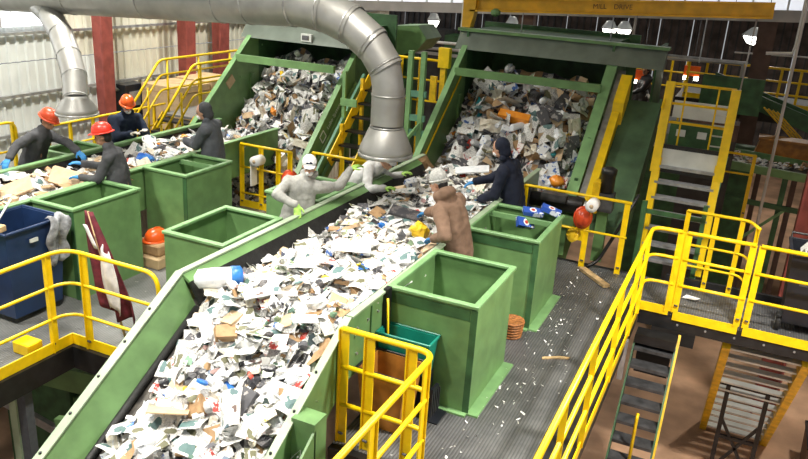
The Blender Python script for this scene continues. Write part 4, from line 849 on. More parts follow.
def flush_parts():
    """evaluate all waiting skins at once"""
    bpy.context.view_layer.update(); dg = bpy.context.evaluated_depsgraph_get()
    for o, loc, m, tmp, ruffle, seed in PENDING:
        me = bpy.data.meshes.new_from_object(tmp.evaluated_get(dg)); me.name = o.name
        if ruffle:
            co = [0.]*(3*len(me.vertices)); me.vertices.foreach_get('co', co); nr = [x for n_ in me.vertex_normals for x in n_.vector]
            for i in range(0, len(co), 3):
                c = Vector(co[i:i+3]); k = ruffle*(noise.noise(Vector((c.x*7+seed*3.1, c.y*7, c.z*4.5)))+.5*noise.noise(c*16+Vector((0, seed, 0))))
                for a in range(3): co[i+a] += nr[i+a]*k
            me.vertices.foreach_set('co', co)
        me.transform(Matrix.Translation(-loc)); me.materials.clear(); me.materials.append(MATS[m])
        me.polygons.foreach_set('use_smooth', [True]*len(me.polygons)); old = o.data; o.data = me; bpy.data.meshes.remove(old)
    for r in PENDING:
        d = r[3].data; bpy.data.objects.remove(r[3]); bpy.data.meshes.remove(d)
    PENDING.clear()
def elbow(S, W, a, b, pole):
    S = Vector(S); W = Vector(W); d = W-S; L = min(d.length, (a+b)*.985); t = d.normalized(); W = S+t*L
    x = (a*a-b*b+L*L)/(2*L); h = math.sqrt(max(0, a*a-x*x)); pl = Vector(pole); pl = (pl-t*pl.dot(t)).normalized()
    return S+t*x+pl*h, W
def hand_items(Wr, d, nrm, curl=.6, spread=1.):
    """palm, four curled fingers and a thumb off the side of the palm"""
    d = Vector(d).normalized(); nrm = Vector(nrm); nrm = (nrm-d*nrm.dot(d)).normalized(); s = d.cross(nrm); it = []
    for k in (-1.2, 0, 1.2): it.append((Wr+d*.005+s*k*.012, Wr+d*.085+s*k*.024, .021, .017))
    for k, L in zip((-1.5, -.5, .5, 1.5), (.072, .085, .080, .062)):
        b = Wr+d*.092+s*k*.0215*spread; c1 = (d*math.cos(curl*.5)+nrm*math.sin(curl*.5)+s*k*.05*spread).normalized(); c2 = (d*math.cos(curl*1.3)+nrm*math.sin(curl*1.3)).normalized()
        m = b+c1*L*.55; it += [(b-d*.02, m, .0115, .0105), (m, m+c2*L*.5, .0105, .009)]
    b = Wr+d*.03-s*.03; tdir = (d*.7-s*.75+nrm*.35).normalized(); m = b+tdir*.05; it += [(b, m, .014, .012), (m, m+(d*.85-s*.3+nrm*.4).normalized()*.04, .012, .010)]
    return it
def worker(label, pel, chest, head, look, handL, handR, jacket, trousers, glove, hat=None, hatm=None, skin='skin', feet=None, bulk=1., mask=False, hood=False, poleL=None, poleR=None, hair=True, extra=None, seed=1, side=None, hand_dir=None, zf=0., collar=True):
    P = Vector(pel); N = Vector(chest); H = Vector(head); lk = Vector(look).normalized()
    t = thing('person', label, 'person', (P.x, P.y, zf))
    up_ = (N-P).normalized(); sd = Vector(side) if side else lk.cross(Vector((0, 0, 1)))
    sd = (sd-up_*sd.dot(up_)).normalized()                 # to the person's right
    fr = up_.cross(sd).normalized() if False else sd.cross(up_)*-1
    if fr.dot(lk) < 0: fr = -fr
    SR = N+sd*.185*bulk-up_*.05; SLf = N-sd*.185*bulk-up_*.05
    down = Vector((0, 0, -1))
    eR, wR = elbow(SR, handR, .31, .285, poleR or (down+sd*.5-fr*.4)); eL, wL = elbow(SLf, handL, .31, .285, poleL or (down-sd*.5-fr*.4))
    mid = P.lerp(N, .5)-fr*.02
    fx = feet or ((P+sd*.13), (P-sd*.13)); fR = Vector((fx[0][0], fx[0][1], zf+.07)); fL = Vector((fx[1][0], fx[1][1], zf+.07))
    hR = P+sd*.09-Vector((0, 0, .03)); hL = P-sd*.09-Vector((0, 0, .03)); f2 = Vector((lk.x, lk.y, 0)).normalized()
    kR, fR = elbow(hR, fR, .47, .46, f2); kL, fL = elbow(hL, fL, .47, .46, f2)
    up3 = (H-N).normalized(); hs = sd-up3*sd.dot(up3); lk3 = (lk-up3*.0).normalized(); hx = lk3.cross(Vector((0, 0, 1))).normalized(); hz = hx.cross(lk3).normalized()
    R = Matrix((hx, lk3, hz)).transposed()                  # head axes: x right, y forward, z up
    def hp(x, y, z): return H+R @ Vector((x, y, z))
    # body: one continuous skin from head to feet
    body = [(H+R @ Vector((0, -.005, .025)), (.076, .096, .10), R), (hp(0, .025, -.045), (.058, .068, .075), R), (hp(0, .085, -.075), (.026, .022, .022), R),
            (hp(0, .098, .0), hp(0, .112, -.028), .011, .015), (hp(-.03, .083, .022), hp(.03, .083, .022), .014, .014), (hp(0, .088, -.052), (.024, .014, .008), R),
            (hp(.078, -.005, -.01), (.012, .022, .033), R), (hp(-.078, -.005, -.01), (.012, .022, .033), R),
            (hp(0, -.02, -.06), N-up_*.03, .050, .052), (N-up_*.12, mid, .09, .10), (mid, P, .11, .12), (SR, SLf, .045, .045), (SR, eR, .048, .042), (eR, wR, .042, .03), (SLf, eL, .048, .042), (eL, wL, .042, .03),
            (hR, kR, .075, .055), (kR, fR, .055, .04), (hL, kL, .075, .055), (kL, fL, .055, .04)]
    bo = add_part(t, caps_mesh(body, .0125, 'body', skin, 3), 'body', skin)
    for s in (-1, 1):
        e = MB().lathe([(.001, -.011), (.009, -.006), (.011, 0), (.009, .006), (.001, .011)], 8, hp(s*.031, .083, .004)-t.location); e.build('eye', 'eye', t, True)
    hairm = [(hp(0, -.02, .045), (.083, .093, .088), R), (hp(0, -.05, -.02), (.072, .055, .07), R)]
    if hair and not hood: add_part(t, caps_mesh(hairm, .012, 'hair', 'hair', 3), 'hair', 'hair')
    # jacket
    jb = bulk
    jk = [(N-up_*.06+sd*.05, mid+sd*.06, .125*jb, .13*jb), (N-up_*.06-sd*.05, mid-sd*.06, .125*jb, .13*jb), (mid+sd*.06, P+sd*.07, .13*jb, .135*jb), (mid-sd*.06, P-sd*.07, .13*jb, .135*jb), (P+sd*.07, P+sd*.07-up_*.10, .137*jb, .13*jb), (P-sd*.07, P-sd*.07-up_*.10, .137*jb, .13*jb),
          (SR, SLf, .085*jb, .085*jb), (SR, eR, .078*jb, .066*jb), (eR, eR.lerp(wR, .93), .066*jb, .05*jb), (SLf, eL, .078*jb, .066*jb), (eL, eL.lerp(wL, .93), .066*jb, .05*jb), (N-up_*.03, N.lerp(hp(0, -.02, -.1), .6), .095, .075), (N-up_*.05+sd*.09, N-up_*.02, .09*jb, .085), (N-up_*.05-sd*.09, N-up_*.02, .09*jb, .085)]
    if collar: jk += [(hp(-.06, -.03, -.125), hp(.06, -.03, -.125), .05, .05)]
    if extra: jk += [(hp(-.05, -.09, -.12), hp(.05, -.09, -.12), .075, .075), (hp(-.09, -.02, -.14), hp(.09, -.02, -.14), .055, .055)]
    if hood:
        jk2 = [(hp(0, -.045, .03), (.104, .105, .118), R), (hp(0, -.06, -.05), (.088, .085, .10), R)]
        add_part(t, caps_mesh(jk2, .012, 'hood', hood, 4, .004, seed), 'hood', hood)
    add_part(t, caps_mesh(jk, .016, 'jacket', jacket, 5, .017, seed), 'jacket', jacket)
    tr = [(hR, hL, .125, .125), (hR, kR, .10, .078), (kR, fR+Vector((0, 0, .05)), .078, .066), (hL, kL, .10, .078), (kL, fL+Vector((0, 0, .05)), .078, .066)]
    add_part(t, caps_mesh(tr, .016, 'trousers', trousers, 4, .008, seed+3), 'trousers', trousers)
    for f in (fR, fL): add_part(t, caps_mesh([(f+Vector((0, 0, .06)), f-Vector((0, 0, .01)), .055, .055), (f-f2*.05-Vector((0, 0, .025)), f+f2*.15-Vector((0, 0, .03)), .043, .038)], .012, 'boot', 'boot', 3), 'boot', 'boot')
    gl = glove if isinstance(glove, tuple) else (glove, glove)
    for W_, E_, g, q in ((wR, eR, gl[0], 0), (wL, eL, gl[1], 1)):
        d = (W_-E_).normalized()
        if hand_dir and hand_dir[q]: d = Vector(hand_dir[q]).normalized()
        nm = Vector((0, 0, -1)) if abs(d.z) < .8 else fr
        add_part(t, caps_mesh(hand_items(W_-d*.01, d, nm)+[(W_-(W_-E_).normalized()*.05, W_, .036, .030)], .0075, 'glove', g, 2), 'glove', g)
    if mask:
        add_part(t, caps_mesh([(hp(0, .055, -.058), (.050, .058, .040), R), (hp(0, .10, -.045), (.026, .020, .026), R)], .010, 'dust_mask', 'white_fabric', 3), 'dust_mask', 'white_fabric')
        MB().tube([hp(.05, .06, -.02)-t.location, hp(.083, -.02, .01)-t.location], .004, 5).build('mask_strap', 'white_fabric', t)
    if hat == 'helmet':
        h = MB().lathe(HELM, 18).xf(Matrix.Diagonal((.92, 1.14, 1, 1))); br = MB().lathe([(.132, -.005), (.158, -.012), (.158, -.004), (.132, .012)], 18).xf(Matrix.Diagonal((.92, 1.16, 1, 1))); pk = MB().prism([(-.085, .12), (-.05, .20), (.05, .20), (.085, .12)], 'z', -.014, -.002)
        M = Matrix.Translation(hp(0, -.006, .058)-t.location) @ R.to_4x4() @ Matrix.Scale(.86, 4)
        ho = h.xf(M).build('helmet', hatm, t, True); br.xf(M).build('helmet_brim', hatm, ho, True); pk.xf(M).build('helmet_peak', hatm, ho, True)
    elif hat == 'cap':
        ho = add_part(t, caps_mesh([(hp(0, -.008, .058), (.090, .106, .088), R)], .011, 'cap', hatm, 3), 'cap', hatm)
        vz = MB(); pts = [(-.072, .085, .055), (-.055, .130, .048), (0, .146, .044), (.055, .130, .048), (.072, .085, .055)]
        v = [hp(*p)-t.location for p in pts]+[hp(p[0], p[1], p[2]-.008)-t.location for p in pts]; vz.add(v, [(0, 1, 2, 3, 4), (9, 8, 7, 6, 5), (0, 5, 6, 1), (1, 6, 7, 2), (2, 7, 8, 3), (3, 8, 9, 4), (4, 9, 5, 0)]); vz.build('visor', hatm, ho)
        em = MB(); em.add([hp(*p)-t.location for p in ((-.045, .098, .085), (.045, .098, .085), (.035, .096, .108), (.0, .099, .10), (-.01, .094, .118), (-.03, .096, .105))], [(0, 1, 2, 3, 4, 5)]); em.build('cap_emblem', 'navy_fabric', ho)
    elif hat == 'beanie':
        ho = add_part(t, caps_mesh([(hp(0, -.012, .055), (.093, .108, .112), R)], .011, 'beanie', hatm, 3, .003, seed), 'beanie', hatm); tb = [hp(.093*math.sin(a), -.01+.106*math.cos(a), .028) for a in [k*math.pi/8 for k in range(17)]]
        MB().tube([p-t.location for p in tb], .012, 6).build('beanie_cuff', hatm, ho, True)
    return t
worker('person in orange hard hat and grey top leaning over the far left belt, arms spread', (-9.12, 7.34, .97), (-8.98, 7.42, 1.42), (-8.87, 7.46, 1.60), (.9, .05, -.45), (-8.32, 7.58, 1.14), (-8.78, 6.68, 1.20), 'charcoal_fabric', 'pale_fabric', 'glove_blue', 'helmet', 'helmet_rust', 'skin_dark', seed=1, side=(.15, -1, 0), poleR=(-.3, -.5, .3), poleL=(-.3, .6, .2))
worker('person in red helmet and dark grey top seen from the side at the left belt', (-7.26, 7.12, .95), (-7.33, 7.09, 1.47), (-7.41, 7.04, 1.665), (-.85, -.45, -.2), (-7.62, 6.80, 1.14), (-7.82, 7.04, 1.24), 'charcoal_fabric', 'denim', 'glove_blue', 'helmet', 'helmet_red', 'skin_dark', seed=2, side=(-.45, .85, 0), bulk=.95)
worker('person in orange hard hat, blue jacket and dust mask behind the left belt', (-9.14, 9.12, .93), (-9.05, 9.10, 1.39), (-8.98, 9.08, 1.565), (.75, -.55, -.35), (-8.62, 9.06, 1.22), (-8.70, 8.84, 1.20), 'navy_fabric', 'denim', 'glove_white', 'helmet', 'helmet_orange', 'skin', mask=True, seed=3, side=(-.4, -1, 0), bulk=1.1)
worker('person in grey hooded top with dust mask at the left belt by the yellow gate', (-7.20, 8.96, .97), (-7.22, 8.93, 1.54), (-7.29, 8.86, 1.73), (-.85, -.35, -.3), (-7.62, 8.82, 1.26), (-7.66, 9.02, 1.24), 'slate_fabric', 'slate_fabric', 'glove_white', None, None, 'skin', mask=True, hood='charcoal_fabric', seed=4, side=(-.25, 1, 0), bulk=1.08)
worker('person in white cap and grey hooded sweatshirt facing the camera, arm stretched out', (-4.80, 7.52, .90), (-4.74, 7.60, 1.41), (-4.68, 7.62, 1.60), (.50, -.82, -.28), (-4.40, 8.16, 1.50), (-4.60, 7.22, 1.22), 'heather_fabric', 'khaki', 'glove_green', 'cap', 'white_fabric', 'skin', mask=True, seed=5, side=(-.85, -.55, 0), bulk=1.0, poleL=(.1, .2, -1), poleR=(-.7, -.5, .1), hand_dir=((.25, -.2, -1), (.45, .5, .25)))
worker('person in pale grey sweatshirt bending over the main belt under the big hood', (-4.92, 9.24, .93), (-4.55, 9.22, 1.30), (-4.38, 9.16, 1.40), (.85, -.25, -.6), (-4.34, 9.60, 1.12), (-4.24, 8.86, 1.10), 'pale_fabric', 'denim', 'glove_green', 'cap', 'white_fabric', 'skin', seed=6, side=(-.1, -1, 0), bulk=1.0)
worker('person in brown hooded coat and grey knit cap beside the main belt', (-2.66, 7.50, .98), (-2.80, 7.48, 1.53), (-2.92, 7.44, 1.74), (-.93, .15, -.3), (-2.86, 7.24, 1.16), (-3.36, 7.98, 1.12), 'brown_fabric', 'khaki', 'glove_blue', 'beanie', 'beanie_grey', 'skin', seed=7, side=(.12, 1, 0), bulk=1.13, extra=True)
worker('person in navy hooded jacket with dust mask reaching over the main belt at the right', (-2.62, 9.48, .98), (-2.74, 9.45, 1.54), (-2.86, 9.40, 1.76), (-.92, .1, -.35), (-3.05, 9.28, 1.05), (-3.34, 9.42, 1.14), 'navy_deep', 'denim', 'glove_blue', None, None, 'skin', mask=True, hood='navy_deep', seed=8, side=(.1, 1, 0), bulk=1.1)
worker('distant person in black clothes standing behind the right hopper', (-2.72, 21.6, .95), (-2.72, 21.58, 1.45), (-2.70, 21.5, 1.62), (-.6, -.7, -.2), (-2.95, 21.3, 1.0), (-2.5, 21.35, .95), 'black', 'black', 'glove_white', None, None, 'skin_dark', hood='black', seed=9, bulk=1.1)
flush_parts()
# ================================================================ LITTER
rnd = random.Random(11)
def sheet_geo(w_, h_, bend, crumple, nx=4, ny=4, seed=0):
    """a bent, crumpled sheet"""
    v = []; ax = rnd.uniform(0, math.pi); c, s = math.cos(ax), math.sin(ax); ph = rnd.uniform(0, 6)
    for j in range(ny):
        for i in range(nx):
            x = (i/(nx-1)-.5)*w_; y = (j/(ny-1)-.5)*h_; k = x*c+y*s
            z = bend*math.sin(k/max(w_, h_)*3+ph)*.3 + crumple*rnd.uniform(-1, 1)
            v.append((x+crumple*rnd.uniform(-.6, .6), y+crumple*rnd.uniform(-.6, .6), z))
    return v, [(j*nx+i, j*nx+i+1, (j+1)*nx+i+1, (j+1)*nx+i) for j in range(ny-1) for i in range(nx-1)]
def carton_geo(a, b, c):
    v = [(x*a/2*rnd.uniform(.85, 1.05), y*b/2*rnd.uniform(.85, 1.05), z*c+rnd.uniform(-.05, .05)*c) for z in (0, 1) for y in (-1, 1) for x in (-1, 1)]
    return v, [(0, 2, 3, 1), (4, 5, 7, 6), (0, 1, 5, 4), (2, 6, 7, 3), (0, 4, 6, 2), (1, 3, 7, 5)]
def lathe_geo(prof, n=8):
    m = MB().lathe(prof, n); m.xf(Matrix.Rotation(math.pi/2, 4, 'Y')); return m.v, m.f
def bag_geo(r, sq=.6, n=8):
    m = MB(); N = 6; vs = []
    for i in range(N):
        th = math.pi*(i+.15)/(N-1+.3)
        for k in range(n):
            a = 2*math.pi*k/n; q = r*rnd.uniform(.7, 1.2); vs.append((q*math.sin(th)*math.cos(a), q*math.sin(th)*math.sin(a), -q*sq*math.cos(th)))
    m.add(vs, [(i*n+k, i*n+(k+1) % n, (i+1)*n+(k+1) % n, (i+1)*n+k) for i in range(N-1) for k in range(n)] + [tuple(range(n-1, -1, -1)), tuple((N-1)*n+k for k in range(n))]); return m.v, m.f
BOTTLE = [(.012, .10), (.012, .085), (.030, .055), (.034, .04), (.034, -.09), (.028, -.10)]
CAN = [(.025, .06), (.033, .05), (.033, -.05), (.025, -.06)]
CUP = [(.042, .06), (.03, -.06)]
LM = ['paper_white', 'paper_print', 'newsprint', 'paper_cream', 'magazine_red', 'magazine_blue', 'magazine_green', 'magazine_dark', 'magazine_yellow', 'card_brown', 'card_tan', 'plastic_white', 'plastic_blue', 'plastic_dark', 'plastic_red', 'plastic_teal', 'can_metal', 'plastic_yellow', 'plastic_orange']
PAPER_W = dict(paper_white=30, paper_print=30, newsprint=18, paper_cream=7, magazine_red=3, magazine_blue=4, magazine_green=4, magazine_dark=7, magazine_yellow=2, card_brown=4, card_tan=2.5, plastic_white=8, plastic_blue=1.0, plastic_dark=5, plastic_red=.8, plastic_teal=.8, can_metal=1, plastic_yellow=.5, plastic_orange=.4)
MIXED_SHADED_W = dict(paper_white=9, paper_print=15, newsprint=17, paper_cream=5, magazine_red=4, magazine_blue=5, magazine_green=4, magazine_dark=12, magazine_yellow=2, card_brown=14, card_tan=5, plastic_white=5, plastic_blue=2, plastic_dark=14, plastic_red=2, plastic_teal=1, can_metal=6, plastic_yellow=1, plastic_orange=1)  # mixed rubbish, weighted dark so the right hopper's shade is in the colours
CARD_W = dict(paper_white=20, paper_print=12, newsprint=8, paper_cream=16, card_tan=18, card_brown=8, plastic_white=8, magazine_dark=4, magazine_red=2, magazine_blue=2, plastic_blue=1)
def pick(W):
    k = list(W); return rnd.choices(k, [W[i] for i in k])[0]
def rand_piece(W, size=1.):
    m = pick(W)
    if m.startswith('plastic') or m == 'can_metal':
        q = rnd.random()
        if m == 'can_metal': g = lathe_geo(CAN)
        elif q < .25: g = lathe_geo(BOTTLE)
        elif q < .35: g = lathe_geo(CUP)
        elif q < .7: g = bag_geo(rnd.uniform(.04, .09)*size)
        else: g = sheet_geo(rnd.uniform(.08, .2)*size, rnd.uniform(.06, .16)*size, .1, .02)
    elif m.startswith('card'):
        g = carton_geo(rnd.uniform(.08, .22)*size, rnd.uniform(.06, .18)*size, rnd.choice((.006, .006, .03, .07))*size)
    else:
        q = rnd.random()
        if q < .12: g = carton_geo(rnd.uniform(.07, .16)*size, rnd.uniform(.06, .12)*size, rnd.uniform(.01, .05))
        elif q < .3: g = bag_geo(rnd.uniform(.03, .065)*size, .8)
        elif q < .45: g = sheet_geo(rnd.uniform(.12, .26)*size, rnd.uniform(.02, .05), .15, .012, 5, 2)
        else: g = sheet_geo(rnd.uniform(.08, .22)*size, rnd.uniform(.07, .18)*size, rnd.uniform(.02, .2), rnd.uniform(.004, .02))
    return m, g
def place_M(p, nrm, tilt):
    n = Vector(nrm).normalized(); a = rnd.uniform(0, 2*math.pi); q = n.to_track_quat('Z', 'Y').to_matrix().to_4x4()
    return Matrix.Translation(p) @ q @ Matrix.Rotation(a, 4, 'Z') @ Matrix.Rotation(rnd.gauss(0, tilt), 4, 'X') @ Matrix.Rotation(rnd.gauss(0, tilt), 4, 'Y')
def litter_mass(name, label, pos, count, W, size=1., tilt=.35):
    mb = MB()
    for _ in range(count):
        p, n = pos(); m, (v, f) = rand_piece(W, size); M = place_M(p, n, tilt)
        mb.add([M @ Vector(q) for q in v], f, LM.index(m))
    o = mb.build(name, LM); o['kind'] = 'stuff'; o['label'] = label; o['category'] = 'litter'; return o
N2 = lambda x, y, s=1.: noise.noise(Vector((x*s, y*s, 3.3)))
# ---- main belt
def heap_main(x, y):
    u = (x-(XL+.12))/(XR-XL-.14)
    w_ = max(0, min(1, (u-(.05 if y > YK else .13))/(.16 if y > YK else .24)))*max(0, min(1, (1.0-u)/.12))
    base = (.27 if y < 5.15 else .20 if y < 5.6 else .14)+.07*N2(x, y, 2.2)+.06*N2(x+9, y, 5.5)
    if 6.2 < y < 7.6: base -= .03
    return max(.0, base*w_**.7)
def pos_main(y0, y1, lay=1.):
    def g():
        while True:
            x = rnd.uniform(XL+.20, XR-.05); y = rnd.uniform(y0, y1); h = heap_main(x, y)
            if h > .035: break
            if rnd.random() < .05: break
        n = (rnd.gauss(0, .1), rnd.gauss(0, .1)-(SL*.86 if y < YK else 0), 1)
        return Vector((x, y, belt_main(y)+h*rnd.uniform(.6, 1.0)*lay+.015)), n
    return g
def bed(name, label, xs, ys, hf, zf, W, t=None):
    """bumpy underlying heap so that no belt shows through the pile"""
    mb = MB(); nx, ny = len(xs), len(ys); mi = []
    v = [(x, y, zf(y)+max(0, hf(x, y)*.82)-.004+(.02*rnd.random() if hf(x, y) > .03 else 0)) for y in ys for x in xs]
    for j in range(ny-1):
        for i in range(nx-1):
            if max(hf(xs[i], ys[j]), hf(xs[i+1], ys[j+1])) > .03: mb.f.append((j*nx+i, j*nx+i+1, (j+1)*nx+i+1, (j+1)*nx+i)); mb.m.append(LM.index(pick(W)))
    mb.v = v; o = mb.build(name, LM); o['kind'] = 'stuff'; o['label'] = label; o['category'] = 'litter'; return o
fr_ = lambda a, b, n: [a+(b-a)*i/(n-1) for i in range(n)]
BED_W = dict(paper_print=3, newsprint=4, magazine_dark=4, card_brown=3, paper_cream=2, plastic_dark=3, paper_white=2)
bed('litter_bed', 'bottom layer of the paper heap on the main belt', fr_(XL+.14, XR-.03, 26), fr_(2.2, 10.9, 130), heap_main, belt_main, BED_W)
litter_mass('litter_heap', 'mass of small paper scraps and packaging on the main belt', pos_main(3.0, 5.2), 620, PAPER_W, .9, .4)
litter_mass('litter_heap', 'mass of small paper scraps along the level part of the main belt', pos_main(5.1, 10.8), 1300, PAPER_W, .85, .4)
# ---- left belt
def heap_left(x, y):
    u = (x-LX0)/(LX1-LX0); w_ = max(0, min(1, u/.10))*max(0, min(1, (1-u)/.10)); return max(0, (.17+.07*N2(x, y, 2.4))*w_**.6)
def pos_left(y0, y1):
    def g():
        x = rnd.uniform(LX0+.06, LX1-.06); y = rnd.uniform(y0, y1); return Vector((x, y, .83+heap_left(x, y)*rnd.uniform(.6, 1.05))), (rnd.gauss(0, .1), rnd.gauss(0, .1), 1)
    return g
bed('litter_bed', 'bottom layer of the heap on the left belt', fr_(LX0+.04, LX1-.04, 18), fr_(4.5, 10.9, 90), heap_left, lambda y: .82, BED_W)
litter_mass('litter_heap', 'mass of cardboard and paper scraps at the near end of the left belt', pos_left(4.8, 7.9), 420, CARD_W, 1.0, .3)
litter_mass('litter_heap', 'mass of paper scraps at the far end of the left belt', pos_left(7.9, 10.8), 650, PAPER_W, .8, .4)
# ---- hoppers
def hop(x0, x1, ya, yb, fb, hmax):
    sl = (fb(yb)-fb(ya))/(yb-ya)
    def hf(x, y):
        u = (x-x0)/(x1-x0); hm = hmax-(.22 if x0 > -6 else .05)*max(0, .35-u)/.35; return (hm+.22*N2(x, y, 1.7)+.16*N2(x, y, 4))*max(.15, min(1, u/.12))*max(.15, min(1, (1-u)/.12))
    def g():
        x = rnd.uniform(x0+.06, x1-.06); y = rnd.uniform(ya, yb); return Vector((x, y, fb(y)+hf(x, y)*rnd.uniform(.75, 1.1)+.02)), (rnd.gauss(0, .25), -sl+rnd.gauss(0, .3), 1)
    return hf, g
rhf, rhg = hop(-4.74, -2.22, 10.6, 13.25, RFB, .42)
lhf, lhg = hop(-8.88, -6.77, 10.3, 12.8, LFB, .36)
bed('litter_bed', 'bottom layer of the rubbish in the right hopper', fr_(-4.72, -2.24, 26), fr_(10.4, 13.4, 36), rhf, RFB, dict(magazine_dark=5, plastic_dark=5, card_brown=4, newsprint=2))
bed('litter_bed', 'bottom layer of the paper in the left hopper', fr_(-8.86, -6.79, 24), fr_(10.2, 12.9, 36), lhf, LFB, dict(magazine_dark=5, plastic_dark=4, newsprint=3, card_brown=2))
litter_mass('litter_heap', 'mass of mixed rubbish inside the right hopper', rhg, 620, MIXED_SHADED_W, 1.25, .8)
litter_mass('litter_heap', 'mass of waste paper inside the left hopper', lhg, 560, PAPER_W, 1.15, .8)
# ---- single pieces on top, each an object of its own; alike ones share mesh data
KIND = {}
def variants(key, n, fn): KIND[key] = [fn(i) for i in range(n)]
def gm(name, g, m):
    mb = MB(); mb.add(*g); return mb.mesh(name, m)
def sol(v, f, th):
    """close a sheet into a thin slab"""
    n = len(v); from_e = {}
    for q in f:
        for a, b in zip(q, q[1:]+q[:1]): from_e[(a, b)] = 1
    V = list(v)+[(p[0], p[1], p[2]-th) for p in v]; F = list(f)+[tuple(i+n for i in reversed(q)) for q in f]
    for (a, b) in from_e:
        if (b, a) not in from_e: F.append((b, a, a+n, b+n))
    return V, F
variants('paper_sheet', 14, lambda i: gm('paper_sheet', sol(*sheet_geo(rnd.uniform(.18, .38), rnd.uniform(.13, .26), rnd.uniform(.03, .28), rnd.uniform(.002, .010), 6, 6), .002), rnd.choice(['paper_white', 'paper_print', 'paper_white', 'paper_print', 'paper_cream'])))
variants('newspaper', 10, lambda i: gm('newspaper', sol(*sheet_geo(rnd.uniform(.22, .42), rnd.uniform(.16, .28), rnd.uniform(.05, .35), .007, 6, 6), .008), rnd.choice(['newsprint', 'paper_print', 'newsprint'])))
variants('magazine', 10, lambda i: gm('magazine', sol(*sheet_geo(rnd.uniform(.18, .24), rnd.uniform(.14, .20), rnd.uniform(.02, .12), .004, 4, 4), .008), rnd.choice(['magazine_red', 'magazine_blue', 'magazine_green', 'magazine_yellow', 'magazine_dark'])))
variants('cardboard_piece', 8, lambda i: gm('cardboard_piece', carton_geo(rnd.uniform(.16, .34), rnd.uniform(.12, .24), .008), rnd.choice(['card_tan', 'card_brown', 'card_tan', 'paper_cream'])))
variants('carton', 8, lambda i: gm('carton', carton_geo(rnd.uniform(.12, .24), rnd.uniform(.09, .16), rnd.uniform(.04, .11)), rnd.choice(['paper_print', 'magazine_blue', 'card_tan', 'magazine_red', 'paper_white', 'magazine_dark'])))
variants('plastic_bag', 6, lambda i: gm('plastic_bag', bag_geo(rnd.uniform(.08, .13), .55, 12), rnd.choice(['plastic_white', 'plastic_white', 'paper_white', 'plastic_dark'])))
variants('bottle', 4, lambda i: gm('bottle', lathe_geo([(r*rnd.uniform(1.1, 1.4), z*1.4) for r, z in BOTTLE], 12), ['plastic_white', 'plastic_teal', 'can_metal', 'plastic_white'][i]))
variants('can', 3, lambda i: gm('can', lathe_geo([(r*1.2, z*1.2) for r, z in CAN], 12), ['can_metal', 'plastic_red', 'can_metal'][i]))
LOOK = dict(paper_white='plain white', paper_print='printed white', paper_cream='cream', newsprint='grey newsprint', magazine_red='red printed', magazine_blue='blue printed', magazine_green='green printed', magazine_yellow='yellow printed', magazine_dark='dark',
            card_tan='tan', card_brown='brown', plastic_white='white', plastic_dark='black', plastic_teal='teal', can_metal='silver', plastic_red='red')
NOUN = dict(paper_sheet='paper sheet', newspaper='newspaper page', magazine='leaflet', cardboard_piece='cardboard piece', carton='crushed carton', plastic_bag='crumpled bag', bottle='plastic bottle', can='drink can')
def label_for(o, kind, where, p):
    s = max(o.dimensions.x, o.dimensions.y) if False else max(max(v.co.x for v in o.data.vertices)-min(v.co.x for v in o.data.vertices), .01)
    big = 'large ' if s > .30 else 'small ' if s < .2 else ''
    mname = o.data.materials[0].name; l = big+LOOK[mname]+' '+NOUN[kind]
    def band(v, cuts, names): return names[sum(v > c for c in cuts)]
    if where == 'main':
        col = band(p.x, (-4.0, -3.4), ('left side', 'middle', 'right side'))
        row = band(p.y, (3.8, 4.5, 5.2, 6.3, 7.4, 8.6, 9.7), ('at the foot of the main slope', 'halfway up the main slope', 'at the top of the main slope', 'on the main belt between the nearest bins', 'on the main belt before the white-capped worker', 'on the main belt before the brown-coated worker', 'on the main belt under the big hood', 'on the main belt below the right hopper'))
    elif where == 'left':
        col = band(p.x, (-8.25, -7.85), ('far side', 'middle', 'near side')); row = band(p.y, (6.2, 7.2, 8.2, 9.2), ('on the left belt behind the blue tote', 'on the left belt by the red-helmeted worker', 'on the left belt by the second bin', 'on the left belt by the hooded worker', 'on the left belt below the left hopper'))
    else:
        c0, c1 = ((-3.9, -3.1) if where == 'right hopper' else (-8.2, -7.5)); col = band(p.x, (c0, c1), ('left side', 'middle', 'right side')); row = band(p.y, (11.3, 12.0), ('low in the '+where, 'halfway up the '+where, 'high in the '+where))
    return l+', '+col+', '+row
def scatter(kind, cat, label, group, pos, n, tilt=.22, lift=.03, sc=1.):
    for _ in range(n):
        p, nn = pos(); o = bpy.data.objects.new(kind, rnd.choice(KIND[kind])); COL.objects.link(o); M = place_M(p, nn, tilt); M.translation.z += lift; M = M @ Matrix.Scale(sc*rnd.uniform(.85, 1.15), 4)
        o.matrix_world = M; tag(o, label_for(o, kind, label, M.translation), cat, group)
FRONT = pos_main(3.15, 5.2); LEVEL = pos_main(5.2, 10.6)
for kind, cat, n1, n2, a, b in (('paper_sheet', 'paper', 66, 84, 'crumpled pale paper sheet', 'pale paper sheets'), ('newspaper', 'newspaper', 26, 30, 'bent grey newspaper page', 'newspaper pages'), ('magazine', 'magazine', 16, 22, 'coloured magazine or leaflet', 'coloured leaflets'),
                               ('cardboard_piece', 'cardboard', 5, 8, 'flat brown cardboard piece', 'cardboard pieces'), ('carton', 'carton', 8, 12, 'crushed paper carton', 'crushed cartons'), ('plastic_bag', 'plastic bag', 8, 8, 'crumpled bag', 'crumpled bags')):
    scatter(kind, cat, 'main', b+' on the front slope', FRONT, n1)
    scatter(kind, cat, 'main', b+' on the level main belt', LEVEL, n2)
HR = hop(-4.6, -2.35, 10.8, 13.0, RFB, .48)[1]; HL = hop(-8.75, -6.9, 10.5, 12.6, LFB, .42)[1]
